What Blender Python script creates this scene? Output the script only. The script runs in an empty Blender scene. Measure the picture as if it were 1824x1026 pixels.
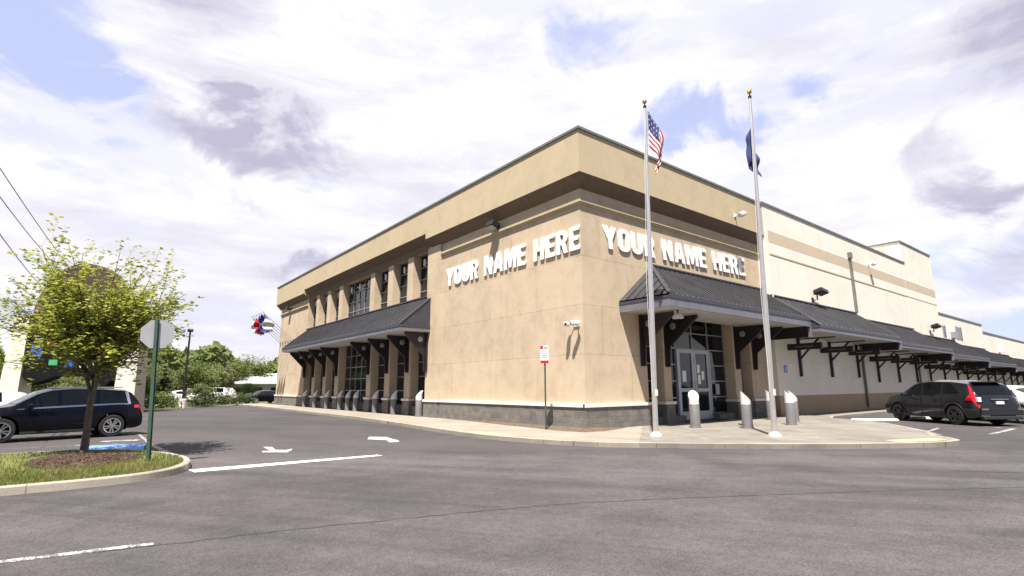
import bpy, bmesh, math, random
from mathutils import Vector, Matrix, Quaternion
S = bpy.context.scene
COL = S.collection
PI = math.pi
# ------------------------------------------------------------------ camera
CAM = Vector((-14.371, -13.847, 1.55))
yaw, pitch, roll = math.radians(38.3135), math.radians(10.647), math.radians(-0.262)
fwd = Vector((math.sin(yaw)*math.cos(pitch), math.cos(yaw)*math.cos(pitch), math.sin(pitch)))
rgt = Vector((math.cos(yaw), -math.sin(yaw), 0)); upv = rgt.cross(fwd)
r2 = rgt*math.cos(roll)+upv*math.sin(roll); u2 = -rgt*math.sin(roll)+upv*math.cos(roll)
cd = bpy.data.cameras.new('camera'); cam = bpy.data.objects.new('camera', cd); COL.objects.link(cam)
M = Matrix((r2, u2, -fwd)).transposed().to_4x4(); M.translation = CAM; cam.matrix_world = M
cd.sensor_width = 36; cd.lens = 36*938.0/1824; cd.clip_end = 6000; cd.clip_start = 0.05
S.camera = cam
# ------------------------------------------------------------------ sun and sky
SUND = Vector((1, .86, -2.6)).normalized()
sl = bpy.data.lights.new('sun', 'SUN'); sl.energy = 5.0; sl.angle = math.radians(.5); sl.color = (1, .95, .87)
so = bpy.data.objects.new('sun', sl); COL.objects.link(so); so.rotation_euler = SUND.to_track_quat('-Z', 'Y').to_euler(); so.location = (-20, -20, 60)
S.view_settings.view_transform = 'Standard'; S.view_settings.look = 'None'; S.view_settings.exposure = 1.2; S.view_settings.gamma = 1
W = bpy.data.worlds.new('World'); S.world = W; W.use_nodes = True

class NT:
    """tiny node tree helper"""
    def __init__(s, nt): s.nt = nt; nt.nodes.clear()
    def n(s, typ, ins=None, **kw):
        nd = s.nt.nodes.new(typ)
        for k, v in kw.items(): setattr(nd, k, v)
        for k, v in (ins or {}).items():
            sock = nd.inputs[k]
            if isinstance(v, tuple) and len(v) == 2 and hasattr(v[0], 'outputs'): s.nt.links.new(v[0].outputs[v[1]], sock)
            elif hasattr(v, 'outputs'): s.nt.links.new(v.outputs[0], sock)
            else: sock.default_value = v
        return nd
    def m(s, op, a, b=0.0, c=0.0, clamp=False):
        return s.n('ShaderNodeMath', {0: a, 1: b, 2: c}, operation=op, use_clamp=clamp)
    def v(s, op, a, b=(0, 0, 0)):
        return s.n('ShaderNodeVectorMath', {0: a, 1: b}, operation=op)
    def mix(s, f, a, b, bt='MIX'):
        return s.n('ShaderNodeMix', {0: f, 6: a, 7: b}, data_type='RGBA', blend_type=bt)
    def noise(s, vec, sc, det=4, rough=.55, dist=0.0):
        return s.n('ShaderNodeTexNoise', {'Vector': vec, 'Scale': sc, 'Detail': det, 'Roughness': rough, 'Distortion': dist})
    def ramp(s, f, a, b, lo=0.0, hi=1.0, smooth=True):
        return s.n('ShaderNodeMapRange', {0: f, 1: a, 2: b, 3: lo, 4: hi}, interpolation_type='SMOOTHSTEP' if smooth else 'LINEAR')

def mixo(nd): return (nd, 2)
w = NT(W.node_tree)
tc = w.n('ShaderNodeTexCoord'); D = (tc, 'Generated')
sky = w.n('ShaderNodeTexSky', sky_type='NISHITA'); sky.sun_disc = False
sky.sun_elevation = math.asin(-SUND.z); sky.sun_rotation = math.radians(229.3); sky.altitude = 100; sky.air_density = 1.0
skc = w.v('SCALE', sky); skc.inputs[3].default_value = .07
# overhead-layer coordinates: direction / (height + c) so clouds shrink towards the horizon
sep = w.n('ShaderNodeSeparateXYZ', {0: D}); zz = w.m('MAXIMUM', (sep, 2), 0.0); zz = w.m('ADD', zz, .30)
q = w.v('MULTIPLY', D, (1, 1, 2.1))
n1 = w.noise(q, 2.3, 9, .6, .15); n2 = w.noise(q, 6.0, 9, .62, .15); n3 = w.noise(w.v('MULTIPLY', w.v('ADD', D, (7, 3, 0)), (1, 1, 4.2)), 2.6, 9, .6, .25)
wob = w.v('SCALE', w.v('SUBTRACT', (w.noise(D, 4.2, 8, .6, .6), 1), (.5, .5, .5))); wob.inputs[3].default_value = .30
Dw = w.v('ADD', D, wob)
def blob(c, r, sz=1.6, edge=.15):
    d = w.v('MULTIPLY', w.v('SUBTRACT', Dw, c), (1, 1, sz))
    L = w.n('ShaderNodeVectorMath', {0: d}, operation='LENGTH')
    return w.ramp((L, 1), r, r*edge)
def addall(l, k):
    o = None
    for b_, g in zip(l, k):
        t = w.m('MULTIPLY', b_, g); o = t if o is None else w.m('ADD', o, t)
    return o
blue = addall([blob((-.14, .88, .47), .19), blob((-.03, .90, .42), .10), blob((.742, .51, .455), .13, 1.8), blob((.80, .44, .43), .12, 2.2), blob((.60, .57, .60), .12), blob((.88, .33, .46), .07, 1.2),
               blob((.985, .15, .10), .12, 3.2), blob((.40, .90, .16), .10, 3), blob((.985, .02, .25), .10, 1.5)],
              [1.0, .9, .95, .9, .8, .8, 1.0, .5, .6])
blue = w.m('ADD', blue, w.ramp(n1, .52, .74, 0, .75))
blue = w.ramp(w.m('ADD', blue, w.m('MULTIPLY', w.m('SUBTRACT', n2, .5), 1.3)), .16, 1.0)
grey = addall([blob((.12, .894, .425), .22, 3.6), blob((.22, .90, .395), .17, 3.8), blob((.955, .13, .265), .16, 2.6), blob((.975, .12, .175), .14, 3), blob((.94, .20, .33), .12, 2), blob((.06, .80, .60), .22, 1.6), blob((.30, .94, .23), .16, 4), blob((.93, .02, .45), .22, 1.4),
               blob((.17, .93, .32), .10, 4), blob((0, .99, .04), .2, 4), blob((-.1, .95, .31), .13, 3)],
              [.9, .6, 1.1, .9, .6, .5, .8, .7, .6, .25, .5])
grey = w.ramp(w.m('ADD', grey, w.m('MULTIPLY', w.m('SUBTRACT', n2, .5), .9)), .06, 1.1)
grey = w.m('ADD', w.m('MULTIPLY', grey, .95), w.ramp(n3, .42, .68, 0, .48), clamp=True)
lav = w.noise(w.v('MULTIPLY', w.v('ADD', D, (2, 9, 4)), (1, 1, 3.2)), 2.1, 9, .62, .2)
veil = w.ramp(w.m('ADD', lav, w.m('MULTIPLY', w.m('SUBTRACT', n2, .5), .35)), .47, .60, 0, .66)
cl = w.mix(grey, (.475, .468, .488, 1), (.245, .235, .305, 1))
fac = w.m('SUBTRACT', 1.0, blue, clamp=True)
# unseen sunward sky behind the camera, cleared and darkened to deepen facade shade
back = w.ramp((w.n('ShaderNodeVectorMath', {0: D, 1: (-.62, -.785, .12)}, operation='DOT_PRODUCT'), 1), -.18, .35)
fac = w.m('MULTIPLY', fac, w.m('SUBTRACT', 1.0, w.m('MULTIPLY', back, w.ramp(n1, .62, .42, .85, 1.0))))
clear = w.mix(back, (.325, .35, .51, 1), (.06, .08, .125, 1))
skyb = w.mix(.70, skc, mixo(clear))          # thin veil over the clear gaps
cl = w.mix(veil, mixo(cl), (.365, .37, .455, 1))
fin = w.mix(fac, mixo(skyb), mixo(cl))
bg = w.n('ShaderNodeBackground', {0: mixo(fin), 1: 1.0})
w.nt.links.new(bg.outputs[0], w.n('ShaderNodeOutputWorld').inputs[0])

# ------------------------------------------------------------------ materials
MATS = {}
def mat(name, col, rough=.8, metal=0.0, var=.12, scale=3.0, bump=0.0, bscale=40.0, spec=.5, col2=None, coat=0.0):
    """procedural material: base colour broken up by two octaves of noise, optional bump"""
    if name in MATS: return MATS[name]
    m = bpy.data.materials.new(name); m.use_nodes = True; t = NT(m.node_tree); MATS[name] = m
    g = t.n('ShaderNodeTexCoord'); P = (g, 'Object')
    na = t.noise(P, scale, 6, .6); nb = t.noise(P, scale*9, 3, .6)
    f = t.m('ADD', t.m('MULTIPLY', na, .65), t.m('MULTIPLY', nb, .35))
    f = t.ramp(f, .3, .7)
    c2 = col2 or tuple(c*(1-var*1.6) for c in col); c1 = tuple(min(1, c*(1+var)) for c in col) if not col2 else col
    c = t.mix(f, (*c2, 1), (*c1, 1))
    ins = {'Base Color': mixo(c), 'Roughness': rough, 'Metallic': metal, 'Specular IOR Level': spec, 'Coat Weight': coat, 'Coat Roughness': .03}
    if bump: ins['Normal'] = t.n('ShaderNodeBump', {'Height': t.noise(P, bscale, 4, .7), 'Strength': bump, 'Distance': .02})
    b = t.n('ShaderNodeBsdfPrincipled', ins)
    t.nt.links.new(b.outputs[0], t.n('ShaderNodeOutputMaterial').inputs[0])
    return m
def wallcoord(t):
    g = t.n('ShaderNodeTexCoord'); s = t.n('ShaderNodeSeparateXYZ', {0: (g, 'Object')})
    return (g, 'Object'), s, t.n('ShaderNodeCombineXYZ', {0: t.m('ADD', (s, 0), (s, 1)), 1: (s, 2), 2: 0.0})
def stucco(name, base, stain, joint=True, jd=.80, stainamt=.55):
    m = bpy.data.materials.new(name); m.use_nodes = True; t = NT(m.node_tree); MATS[name] = m
    P, s, U = wallcoord(t)
    big = t.noise(P, .35, 5, .6, .1); mid = t.noise(P, 1.3, 8, .68, .12); fine = t.noise(P, 60, 3, .7)
    streak = t.noise(t.v('MULTIPLY', U, (1.5, .45, 1)), 1.0, 8, .72, .08)
    f = t.m('ADD', t.m('MULTIPLY', t.ramp(mid, .42, .72), .55), t.m('MULTIPLY', t.ramp(big, .4, .7), .35))
    f = t.m('ADD', f, t.m('MULTIPLY', t.ramp(streak, .48, .74), .42))
    c = t.mix(t.m('MULTIPLY', f, stainamt, clamp=True), (*base, 1), (*stain, 1))
    out = mixo(c)
    hgt = t.m('MULTIPLY', fine, .3)
    if joint:
        br = t.n('ShaderNodeTexBrick', {'Vector': t.v('ADD', U, (.6, 1.05, 0)), 'Scale': 1.0, 'Mortar Size': .012, 'Mortar Smooth': .3, 'Brick Width': 3.3, 'Row Height': 1.9,
                 'Color1': (1, 1, 1, 1), 'Color2': (.90, .92, .93, 1), 'Mortar': (jd, jd, jd, 1)}, offset=.5)
        # the reveals are patchy: weathered clean in places
        c = t.mix(t.ramp(mid, .3, .6, .35, 1.0), out, mixo(t.mix(1.0, out, (br, 0), 'MULTIPLY'))); out = mixo(c)
    sp = t.ramp(fine, .35, .65, .93, 1.04); c = t.mix(1.0, out, t.n('ShaderNodeCombineXYZ', {0: sp, 1: sp, 2: sp}), 'MULTIPLY'); out = mixo(c)
    b = t.n('ShaderNodeBsdfPrincipled', {'Base Color': out, 'Roughness': .92, 'Specular IOR Level': .2, 'Normal': t.n('ShaderNodeBump', {'Height': hgt, 'Strength': .25, 'Distance': .02})})
    t.nt.links.new(b.outputs[0], t.n('ShaderNodeOutputMaterial').inputs[0]); return m
def blockmat(name):
    m = bpy.data.materials.new(name); m.use_nodes = True; t = NT(m.node_tree); MATS[name] = m
    P, s, U = wallcoord(t)
    mid = t.noise(P, 2.5, 6, .65); fine = t.noise(P, 35, 5, .7)
    br = t.n('ShaderNodeTexBrick', {'Vector': U, 'Scale': 1.0, 'Mortar Size': .008, 'Mortar Smooth': .4, 'Brick Width': .41, 'Row Height': .205,
             'Color1': (.19, .178, .168, 1), 'Color2': (.13, .127, .126, 1), 'Mortar': (.13, .12, .11, 1)}, offset=.5)
    c = t.mix(t.m('MULTIPLY', t.ramp(mid, .4, .68), .65), (br, 0), (.25, .21, .165, 1))
    sp = t.ramp(fine, .3, .7, .72, 1.2); c = t.mix(1.0, mixo(c), t.n('ShaderNodeCombineXYZ', {0: sp, 1: sp, 2: sp}), 'MULTIPLY')
    h = t.m('SUBTRACT', fine, t.m('MULTIPLY', (br, 1), .8))
    b = t.n('ShaderNodeBsdfPrincipled', {'Base Color': mixo(c), 'Roughness': .95, 'Specular IOR Level': .2, 'Normal': t.n('ShaderNodeBump', {'Height': h, 'Strength': .7, 'Distance': .03})})
    t.nt.links.new(b.outputs[0], t.n('ShaderNodeOutputMaterial').inputs[0]); return m
def asphalt(name):
    m = bpy.data.materials.new(name); m.use_nodes = True; t = NT(m.node_tree); MATS[name] = m
    g = t.n('ShaderNodeTexCoord'); P = (g, 'Object')
    big = t.noise(P, .12, 5, .6, .6); mid = t.noise(P, .9, 6, .65, .3); gr = t.noise(P, 38, 3, .75); gr2 = t.noise(P, 9, 4, .7)
    wear = t.noise(t.v('MULTIPLY', t.n('ShaderNodeVectorRotate', {'Vector': P, 'Angle': .95}, rotation_type='Z_AXIS'), (.05, .55, 1)), 1.3, 4, .6, .4)
    f = t.m('ADD', t.m('MULTIPLY', big, .5), t.m('MULTIPLY', mid, .25)); f = t.m('ADD', f, t.m('MULTIPLY', wear, .4))
    c = t.mix(t.ramp(f, .42, .68), (.048, .043, .046, 1), (.100, .089, .091, 1))
    sp = t.m('ADD', t.ramp(gr, .32, .68, .70, 1.32), t.ramp(gr2, .3, .7, -.13, .13))
    c = t.mix(1.0, mixo(c), t.n('ShaderNodeCombineXYZ', {0: sp, 1: sp, 2: sp}), 'MULTIPLY')
    vor = t.n('ShaderNodeTexVoronoi', {'Vector': P, 'Scale': 26.0}); pb = t.ramp((vor, 0), .13, .08)
    c = t.mix(t.m('MULTIPLY', pb, .22), mixo(c), (.24, .22, .21, 1))
    # gutter grime beside the entrance kerb
    s_ = t.n('ShaderNodeSeparateXYZ', {0: P}); dd = t.m('ADD', t.m('MULTIPLY', t.m('ADD', (s_, 0), 2.2), -.61), t.m('MULTIPLY', t.m('ADD', (s_, 1), 4.1), -.79))
    dd = t.m('ADD', dd, t.m('MULTIPLY', t.m('SUBTRACT', mid, .5), 1.6)); gut = t.m('MULTIPLY', t.ramp(dd, 2.1, .5), .48)
    c = t.mix(gut, mixo(c), (.045, .041, .044, 1))
    # faint oil spots
    vo = t.n('ShaderNodeTexVoronoi', {'Vector': P, 'Scale': .42, 'Randomness': 1.0}); oil = t.m('MULTIPLY', t.ramp((vo, 0), .16, .03), t.ramp(mid, .45, .6))
    c = t.mix(t.m('MULTIPLY', oil, .35), mixo(c), (.03, .028, .03, 1))
    b = t.n('ShaderNodeBsdfPrincipled', {'Base Color': mixo(c), 'Roughness': .9, 'Specular IOR Level': .25, 'Normal': t.n('ShaderNodeBump', {'Height': t.m('ADD', gr, t.m('MULTIPLY', gr2, .5)), 'Strength': .55, 'Distance': .02})})
    t.nt.links.new(b.outputs[0], t.n('ShaderNodeOutputMaterial').inputs[0]); return m
def concrete(name, c1, c2, slab=1.5, rot=0.0):
    m = bpy.data.materials.new(name); m.use_nodes = True; t = NT(m.node_tree); MATS[name] = m
    g = t.n('ShaderNodeTexCoord'); P = (g, 'Object')
    R_ = t.n('ShaderNodeVectorRotate', {'Vector': P, 'Angle': rot}, rotation_type='Z_AXIS')
    mid = t.noise(P, .8, 7, .65, .6); gr = t.noise(P, 30, 4, .7)
    c = t.mix(t.ramp(mid, .35, .7), (*c1, 1), (*c2, 1))
    br = t.n('ShaderNodeTexBrick', {'Vector': R_, 'Scale': 1.0, 'Mortar Size': .012, 'Mortar Smooth': .2, 'Brick Width': slab, 'Row Height': slab,
             'Color1': (1, 1, 1, 1), 'Color2': (.88, .88, .9, 1), 'Mortar': (.55, .53, .5, 1)}, offset=0.0)
    c = t.mix(1.0, mixo(c), (br, 0), 'MULTIPLY')
    sp = t.ramp(gr, .3, .7, .88, 1.08); c = t.mix(1.0, mixo(c), t.n('ShaderNodeCombineXYZ', {0: sp, 1: sp, 2: sp}), 'MULTIPLY')
    dk = t.m('MULTIPLY', t.ramp(t.noise(P, 2.6, 5, .6), .62, .75), .5); c = t.mix(dk, mixo(c), (.16, .14, .12, 1))
    b = t.n('ShaderNodeBsdfPrincipled', {'Base Color': mixo(c), 'Roughness': .9, 'Specular IOR Level': .25, 'Normal': t.n('ShaderNodeBump', {'Height': gr, 'Strength': .25, 'Distance': .01})})
    t.nt.links.new(b.outputs[0], t.n('ShaderNodeOutputMaterial').inputs[0]); return m
def paint(name, col, wear=.45, under=(.09, .082, .085)):
    m = bpy.data.materials.new(name); m.use_nodes = True; t = NT(m.node_tree); MATS[name] = m
    g = t.n('ShaderNodeTexCoord'); P = (g, 'Object')
    a = t.noise(P, 5, 7, .7); b2 = t.noise(P, 45, 3, .7)
    f = t.m('ADD', t.m('MULTIPLY', a, .5), t.m('MULTIPLY', b2, .5)); th = .38+.22*wear
    c = t.mix(t.ramp(f, th-.05, th+.06), (*under, 1), (*col, 1))
    b = t.n('ShaderNodeBsdfPrincipled', {'Base Color': mixo(c), 'Roughness': .8})
    t.nt.links.new(b.outputs[0], t.n('ShaderNodeOutputMaterial').inputs[0]); return m
def leafmat(name, c1, c2, c3, trans=.35):
    m = bpy.data.materials.new(name); m.use_nodes = True; t = NT(m.node_tree); MATS[name] = m
    g = t.n('ShaderNodeNewGeometry'); o = t.n('ShaderNodeTexCoord')
    r = (g, 'Random Per Island')
    c = t.mix(r, (*c1, 1), (*c2, 1)); c = t.mix(t.ramp(t.noise((o, 'Object'), 1.3, 3, .6), .4, .65), mixo(c), (*c3, 1))
    a = t.n('ShaderNodeBsdfPrincipled', {'Base Color': mixo(c), 'Roughness': .65, 'Specular IOR Level': .25})
    b = t.n('ShaderNodeBsdfTranslucent', {'Color': mixo(c)})
    x = t.n('ShaderNodeMixShader', {0: trans, 1: a, 2: b})
    t.nt.links.new(x.outputs[0], t.n('ShaderNodeOutputMaterial').inputs[0]); return m

TAN = stucco('tan stucco', (.55, .435, .315), (.38, .295, .205), jd=.60, stainamt=.75)
TANF = stucco('tan fascia stucco', (.50, .405, .275), (.38, .305, .205), joint=False, stainamt=.7)
CREAM = stucco('cream stucco', (.80, .725, .64), (.69, .61, .53), jd=.88, stainamt=.6)
STRIPE = stucco('beige stripe stucco', (.52, .43, .32), (.46, .38, .28), joint=False)
BAND = stucco('tan lower band', (.40, .29, .195), (.31, .23, .16), joint=False)
BLOCK = blockmat('split face block')
LEDGE = mat('pale cast stone', (.74, .68, .62), .85, var=.08, bump=.2)
SOFF = mat('shade darkened tan soffit', (.15, .105, .07), .95, var=.1)  # tan of soffit and beam darkened: their shade is put into the colour
COPE = mat('grey metal coping', (.20, .20, .19), .5, .5, var=.15)
ROOF = mat('charcoal standing seam', (.062, .061, .068), .42, .35, var=.2, scale=1.2)
FASC = mat('grey painted fascia', (.165, .165, .195), .5, .2, var=.12)
FASCD = mat('dark grey fascia', (.055, .055, .075), .5, .2, var=.12)
SOFW = mat('pale canopy soffit', (.46, .45, .42), .8, var=.06)
BRKT = mat('black painted steel', (.022, .017, .020), .5, .2, var=.2)
GLASS = mat('dark window glass', (.010, .011, .014), .05, 0, var=.3, spec=.4)
MULL = mat('grey aluminium frame', (.33, .34, .37), .45, .5, var=.06)
DOORM = mat('light grey door frame', (.42, .43, .46), .5, .3, var=.05)
WHITE = mat('white acrylic letter', (.86, .86, .86), .5, var=.02)
WHITEM = mat('white painted metal', (.72, .71, .69), .45, .1, var=.05)
ALU = mat('brushed aluminium pole', (.66, .63, .62), .35, .75, var=.06)
GOLD = mat('gold anodised ball', (.75, .50, .12), .25, 1, var=.05)
BOLL = mat('grey bollard metal', (.20, .19, .19), .5, .25, var=.1)
BOLLT = mat('pale bollard cap', (.70, .68, .66), .5, .1, var=.06)
GREENP = mat('green signpost steel', (.055, .105, .075), .6, .3, var=.2)
SIGNB = mat('bare aluminium sign back', (.52, .51, .53), .45, .5, var=.06)
RED = mat('red sign print', (.36, .012, .03), .5, var=.05)
DIRT = mat('bare brown soil', (.125, .085, .055), .98, var=.3, scale=6, bump=.6, bscale=30)
MULCH = mat('bark mulch', (.12, .075, .052), .98, scale=14, bump=1.0, bscale=45, col2=(.06, .034, .024))
GRASS = mat('lawn turf', (.16, .175, .045), .95, scale=5, bump=.8, bscale=90, col2=(.10, .125, .026))
GROUND = mat('rough ground', (.12, .13, .05), .98, scale=.4, col2=(.07, .08, .03))
BARK = mat('grey brown bark', (.115, .088, .075), .95, var=.3, scale=8, bump=.8, bscale=25)
TYRE = mat('tyre rubber', (.018, .018, .019), .85, var=.2)
ASPH = asphalt('worn asphalt')
SIDE = concrete('sidewalk concrete', (.315, .275, .225), (.25, .217, .178), 1.6)
APRON = concrete('entrance concrete', (.245, .22, .19), (.175, .157, .133), 1.8, .78)
KERB = concrete('kerb concrete', (.36, .32, .26), (.26, .23, .18), 3.0)
PWHITE = paint('white road paint', (.74, .74, .72), .1)
PFADE = paint('faded white road paint', (.55, .54, .52), .62)
PARR = paint('worn arrow paint', (.52, .51, .50), .42)
PBLUE = paint('blue parking paint', (.12, .26, .62), .15)
PYEL = paint('yellow kerb paint', (.46, .37, .16), .5, (.42, .36, .28))
CRACK = mat('tar crack', (.035, .032, .036), .8)

# ------------------------------------------------------------------ mesh helpers
class MB:
    def __init__(s): s.v = []; s.f = []; s.mi = []; s.uv = None
    def add(s, vs, fs, mi=0):
        o = len(s.v); s.v += [tuple(v) for v in vs]; s.f += [tuple(i+o for i in f) for f in fs]; s.mi += [mi]*len(fs); return s
    def box(s, a, b, mi=0):
        x0, y0, z0 = [min(p, q_) for p, q_ in zip(a, b)]; x1, y1, z1 = [max(p, q_) for p, q_ in zip(a, b)]
        return s.add([(x0,y0,z0),(x1,y0,z0),(x1,y1,z0),(x0,y1,z0),(x0,y0,z1),(x1,y0,z1),(x1,y1,z1),(x0,y1,z1)],
              [(3,2,1,0),(4,5,6,7),(0,1,5,4),(1,2,6,5),(2,3,7,6),(3,0,4,7)], mi)
    def cbox(s, c, sz, M_=None, mi=0):
        vs = []
        for dz in (-.5, .5):
            for dx, dy in ((-.5,-.5),(.5,-.5),(.5,.5),(-.5,.5)):
                p = Vector((dx*sz[0], dy*sz[1], dz*sz[2]));
                if M_ is not None: p = M_ @ p
                vs.append(p+Vector(c))
        return s.add(vs, [(3,2,1,0),(4,5,6,7),(0,1,5,4),(1,2,6,5),(2,3,7,6),(3,0,4,7)], mi)
    def beam(s, a, b, wd, ht, mi=0):
        a = Vector(a); b = Vector(b); d = b-a; Mq = d.to_track_quat('X', 'Z').to_matrix()
        return s.cbox((a+b)/2, (d.length, wd, ht), Mq, mi)
    def prism(s, poly, h0, h1, axis='z', mi=0):
        """extrude a 2D polygon along an axis; poly coords are the other two axes in x,y,z order"""
        def P(p, h): return {'z': (p[0], p[1], h), 'y': (p[0], h, p[1]), 'x': (h, p[0], p[1])}[axis]
        n = len(poly); vs = [P(p, h0) for p in poly]+[P(p, h1) for p in poly]
        return s.add(vs, [tuple(range(n))[::-1], tuple(range(n, 2*n))]+[(i, (i+1) % n, n+(i+1) % n, n+i) for i in range(n)], mi)
    def tube(s, pts, rs, n=8, mi=0, cap=True):
        pts = [Vector(p) for p in pts]; rs = rs if isinstance(rs, (list, tuple)) else [rs]*len(pts)
        vs = []; fs = []
        for i, p in enumerate(pts):
            d = (pts[min(i+1, len(pts)-1)]-pts[max(i-1, 0)]).normalized()
            a = d.orthogonal().normalized() if abs(d.z) < .99 else Vector((1, 0, 0)); a = (a-d*a.dot(d)).normalized(); b = d.cross(a)
            if i and False: pass
            for k in range(n): vs.append(p+(a*math.cos(2*PI*k/n)+b*math.sin(2*PI*k/n))*rs[i])
        for i in range(len(pts)-1):
            for k in range(n): fs.append((i*n+k, i*n+(k+1) % n, (i+1)*n+(k+1) % n, (i+1)*n+k))
        if cap: fs += [tuple(range(n))[::-1], tuple(range((len(pts)-1)*n, len(pts)*n))]
        return s.add(vs, fs, mi)
    def lathe(s, prof, n=24, c=(0,0,0), M_=None, mi=0, cap=True):
        vs = []; fs = []
        for r, z in prof:
            for k in range(n):
                p = Vector((r*math.cos(2*PI*k/n), r*math.sin(2*PI*k/n), z))
                if M_ is not None: p = M_ @ p
                vs.append(p+Vector(c))
        for i in range(len(prof)-1):
            for k in range(n): fs.append((i*n+k, i*n+(k+1) % n, (i+1)*n+(k+1) % n, (i+1)*n+k))
        if cap and prof[0][0] > 1e-5: fs.append(tuple(range(n))[::-1])
        if cap and prof[-1][0] > 1e-5: fs.append(tuple(range((len(prof)-1)*n, len(prof)*n)))
        return s.add(vs, fs, mi)
    def build(s, name, mats, parent=None, smooth=None, bevel=0):
        me = bpy.data.meshes.new(name); me.from_pydata(s.v, [], s.f)
        for m_ in (mats if isinstance(mats, (list, tuple)) else [mats]): me.materials.append(m_)
        me.polygons.foreach_set('material_index', s.mi)
        me.update()
        if smooth is not None:
            me.polygons.foreach_set('use_smooth', [True]*len(me.polygons)); me.set_sharp_from_angle(angle=math.radians(smooth))
        o = bpy.data.objects.new(name, me); COL.objects.link(o)
        if parent is not None: o.parent = parent
        if bevel:
            b = o.modifiers.new('bevel', 'BEVEL'); b.width = bevel; b.segments = 2; b.limit_method = 'ANGLE'
        return o
def B(*boxes):
    m = MB()
    for a, b in boxes: m.box(a, b)
    return m
def Bs(name, m_, parent, *boxes):
    for a, b in boxes: MB().box(a, b).build(name, m_, parent)
def tag(o, label, cat, group=None, kind=None):
    if label: o['label'] = label
    if cat: o['category'] = cat
    if group: o['group'] = group
    if kind: o['kind'] = kind
    return o
def thing(name, label, cat, loc=(0, 0, 0), rz=0.0, group=None):
    o = bpy.data.objects.new(name, None); o.empty_display_size = .3; COL.objects.link(o); o.location = loc; o.rotation_euler = (0, 0, rz)
    return tag(o, label, cat, group)
def copy_tree(o, parent=None):
    c = o.copy(); COL.objects.link(c)
    if parent is not None: c.parent = parent
    for ch in [x for x in list(COL.objects) if x.parent == o]: copy_tree(ch, c)
    return c
def struct(mb, name, m_): return tag(mb.build(name, m_), name.replace('_', ' ')+' of the shopping centre lot', name.replace('_', ' '), kind='structure')
def poly_sheet(poly, z): m = MB(); m.add([(x, y, z) for x, y in poly], [tuple(range(len(poly)))]); return m

RZ = -.13          # road level; pavement level is 0
# ------------------------------------------------------------------ ground
g = MB(); g.add([(-1500, -1500, RZ-.02), (1500, -1500, RZ-.02), (1500, 1500, RZ-.02), (-1500, 1500, RZ-.02)], [(0, 1, 2, 3)])
struct(g, 'ground', GROUND)
struct(poly_sheet([(-60, -60), (160, -60), (160, 1.5), (3, 49.5), (1.85, 48.9), (-8, 39.4), (-11.3, 35.6), (-24, 26), (-60, 24)], RZ), 'asphalt_road', ASPH)

def inset(poly, d):
    """offset a closed polygon to the left of its travel direction"""
    n = len(poly); out = []
    for i in range(n):
        p0, p1, p2 = Vector(poly[i-1]), Vector(poly[i]), Vector(poly[(i+1) % n])
        a = (p1-p0).normalized(); b = (p2-p1).normalized(); na = Vector((-a.y, a.x)); nb = Vector((-b.y, b.x))
        v = (na+nb); v = v/max(.5, v.dot(na)) if v.length > 1e-6 else na
        out.append(tuple(p1+v*d))
    return out
def smoothline(pts, k=6):
    out = []
    for i in range(len(pts)-1):
        p0 = Vector(pts[max(i-1, 0)]); p1 = Vector(pts[i]); p2 = Vector(pts[i+1]); p3 = Vector(pts[min(i+2, len(pts)-1)])
        for j in range(k):
            t = j/k; out.append(tuple(.5*((2*p1)+(-p0+p2)*t+(2*p0-5*p1+4*p2-p3)*t*t+(-p0+3*p1-3*p2+p3)*t**3)))
    out.append(tuple(pts[-1])); return out
def kerbstrip(line, wd, z0, z1, side=1):
    m = MB(); n = len(line); vs = []
    for i, p in enumerate(line):
        a = Vector(line[max(i-1, 0)]); b = Vector(line[min(i+1, n-1)]); d = (b-a).normalized(); nn = Vector((-d.y, d.x))*side; p = Vector(p)
        q_ = p+nn*wd
        vs += [(p.x, p.y, z0), (p.x+nn.x*.015, p.y+nn.y*.015, z1-.02), (p.x+nn.x*.035, p.y+nn.y*.035, z1), (q_.x, q_.y, z1), (q_.x, q_.y, z0)]
    fs = []
    for i in range(n-1):
        for k in range(4): fs.append((i*5+k, i*5+5+k, i*5+6+k, i*5+1+k))
    m.add(vs, fs); return m
edge1 = smoothline([(-2.6, 46), (-2.45, 38), (-2.7, 20), (-3.0, 12), (-3.9, 2.6), (-3.75, -.6), (-3.05, -2.9), (-2.2, -4.1)], 6)
edge2 = smoothline([(-2.2, -4.1), (0, -6.34), (2.2, -8.15), (4.0, -9.25), (5.2, -9.55), (6.0, -9.2), (6.6, -8.7)], 5)
edge3 = [(8.3, -8.1), (12.2, -5.6), (13.4, -3.9), (14.0, -2.9), (16.0, -2.2), (120, -2.2)]
outline = edge1+edge2[1:]+edge3
side_poly = edge1+[(3.0, -.001), (0, 0), (0, 46)]
struct(MB().prism([(x, y) for x, y in edge1]+[(3.2, 0), (0, 0), (0, 46)], RZ-.05, 0), 'pavement', SIDE)
struct(MB().prism(edge2+edge3+[(120, .3), (3.2, .3), (3.2, 0)], RZ-.05, .003), 'entrance_pavement', APRON)
k_ = kerbstrip(edge1+edge2[1:]+edge3, .16, RZ-.02, .008, 1); struct(k_, 'kerb', KERB)
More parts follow.
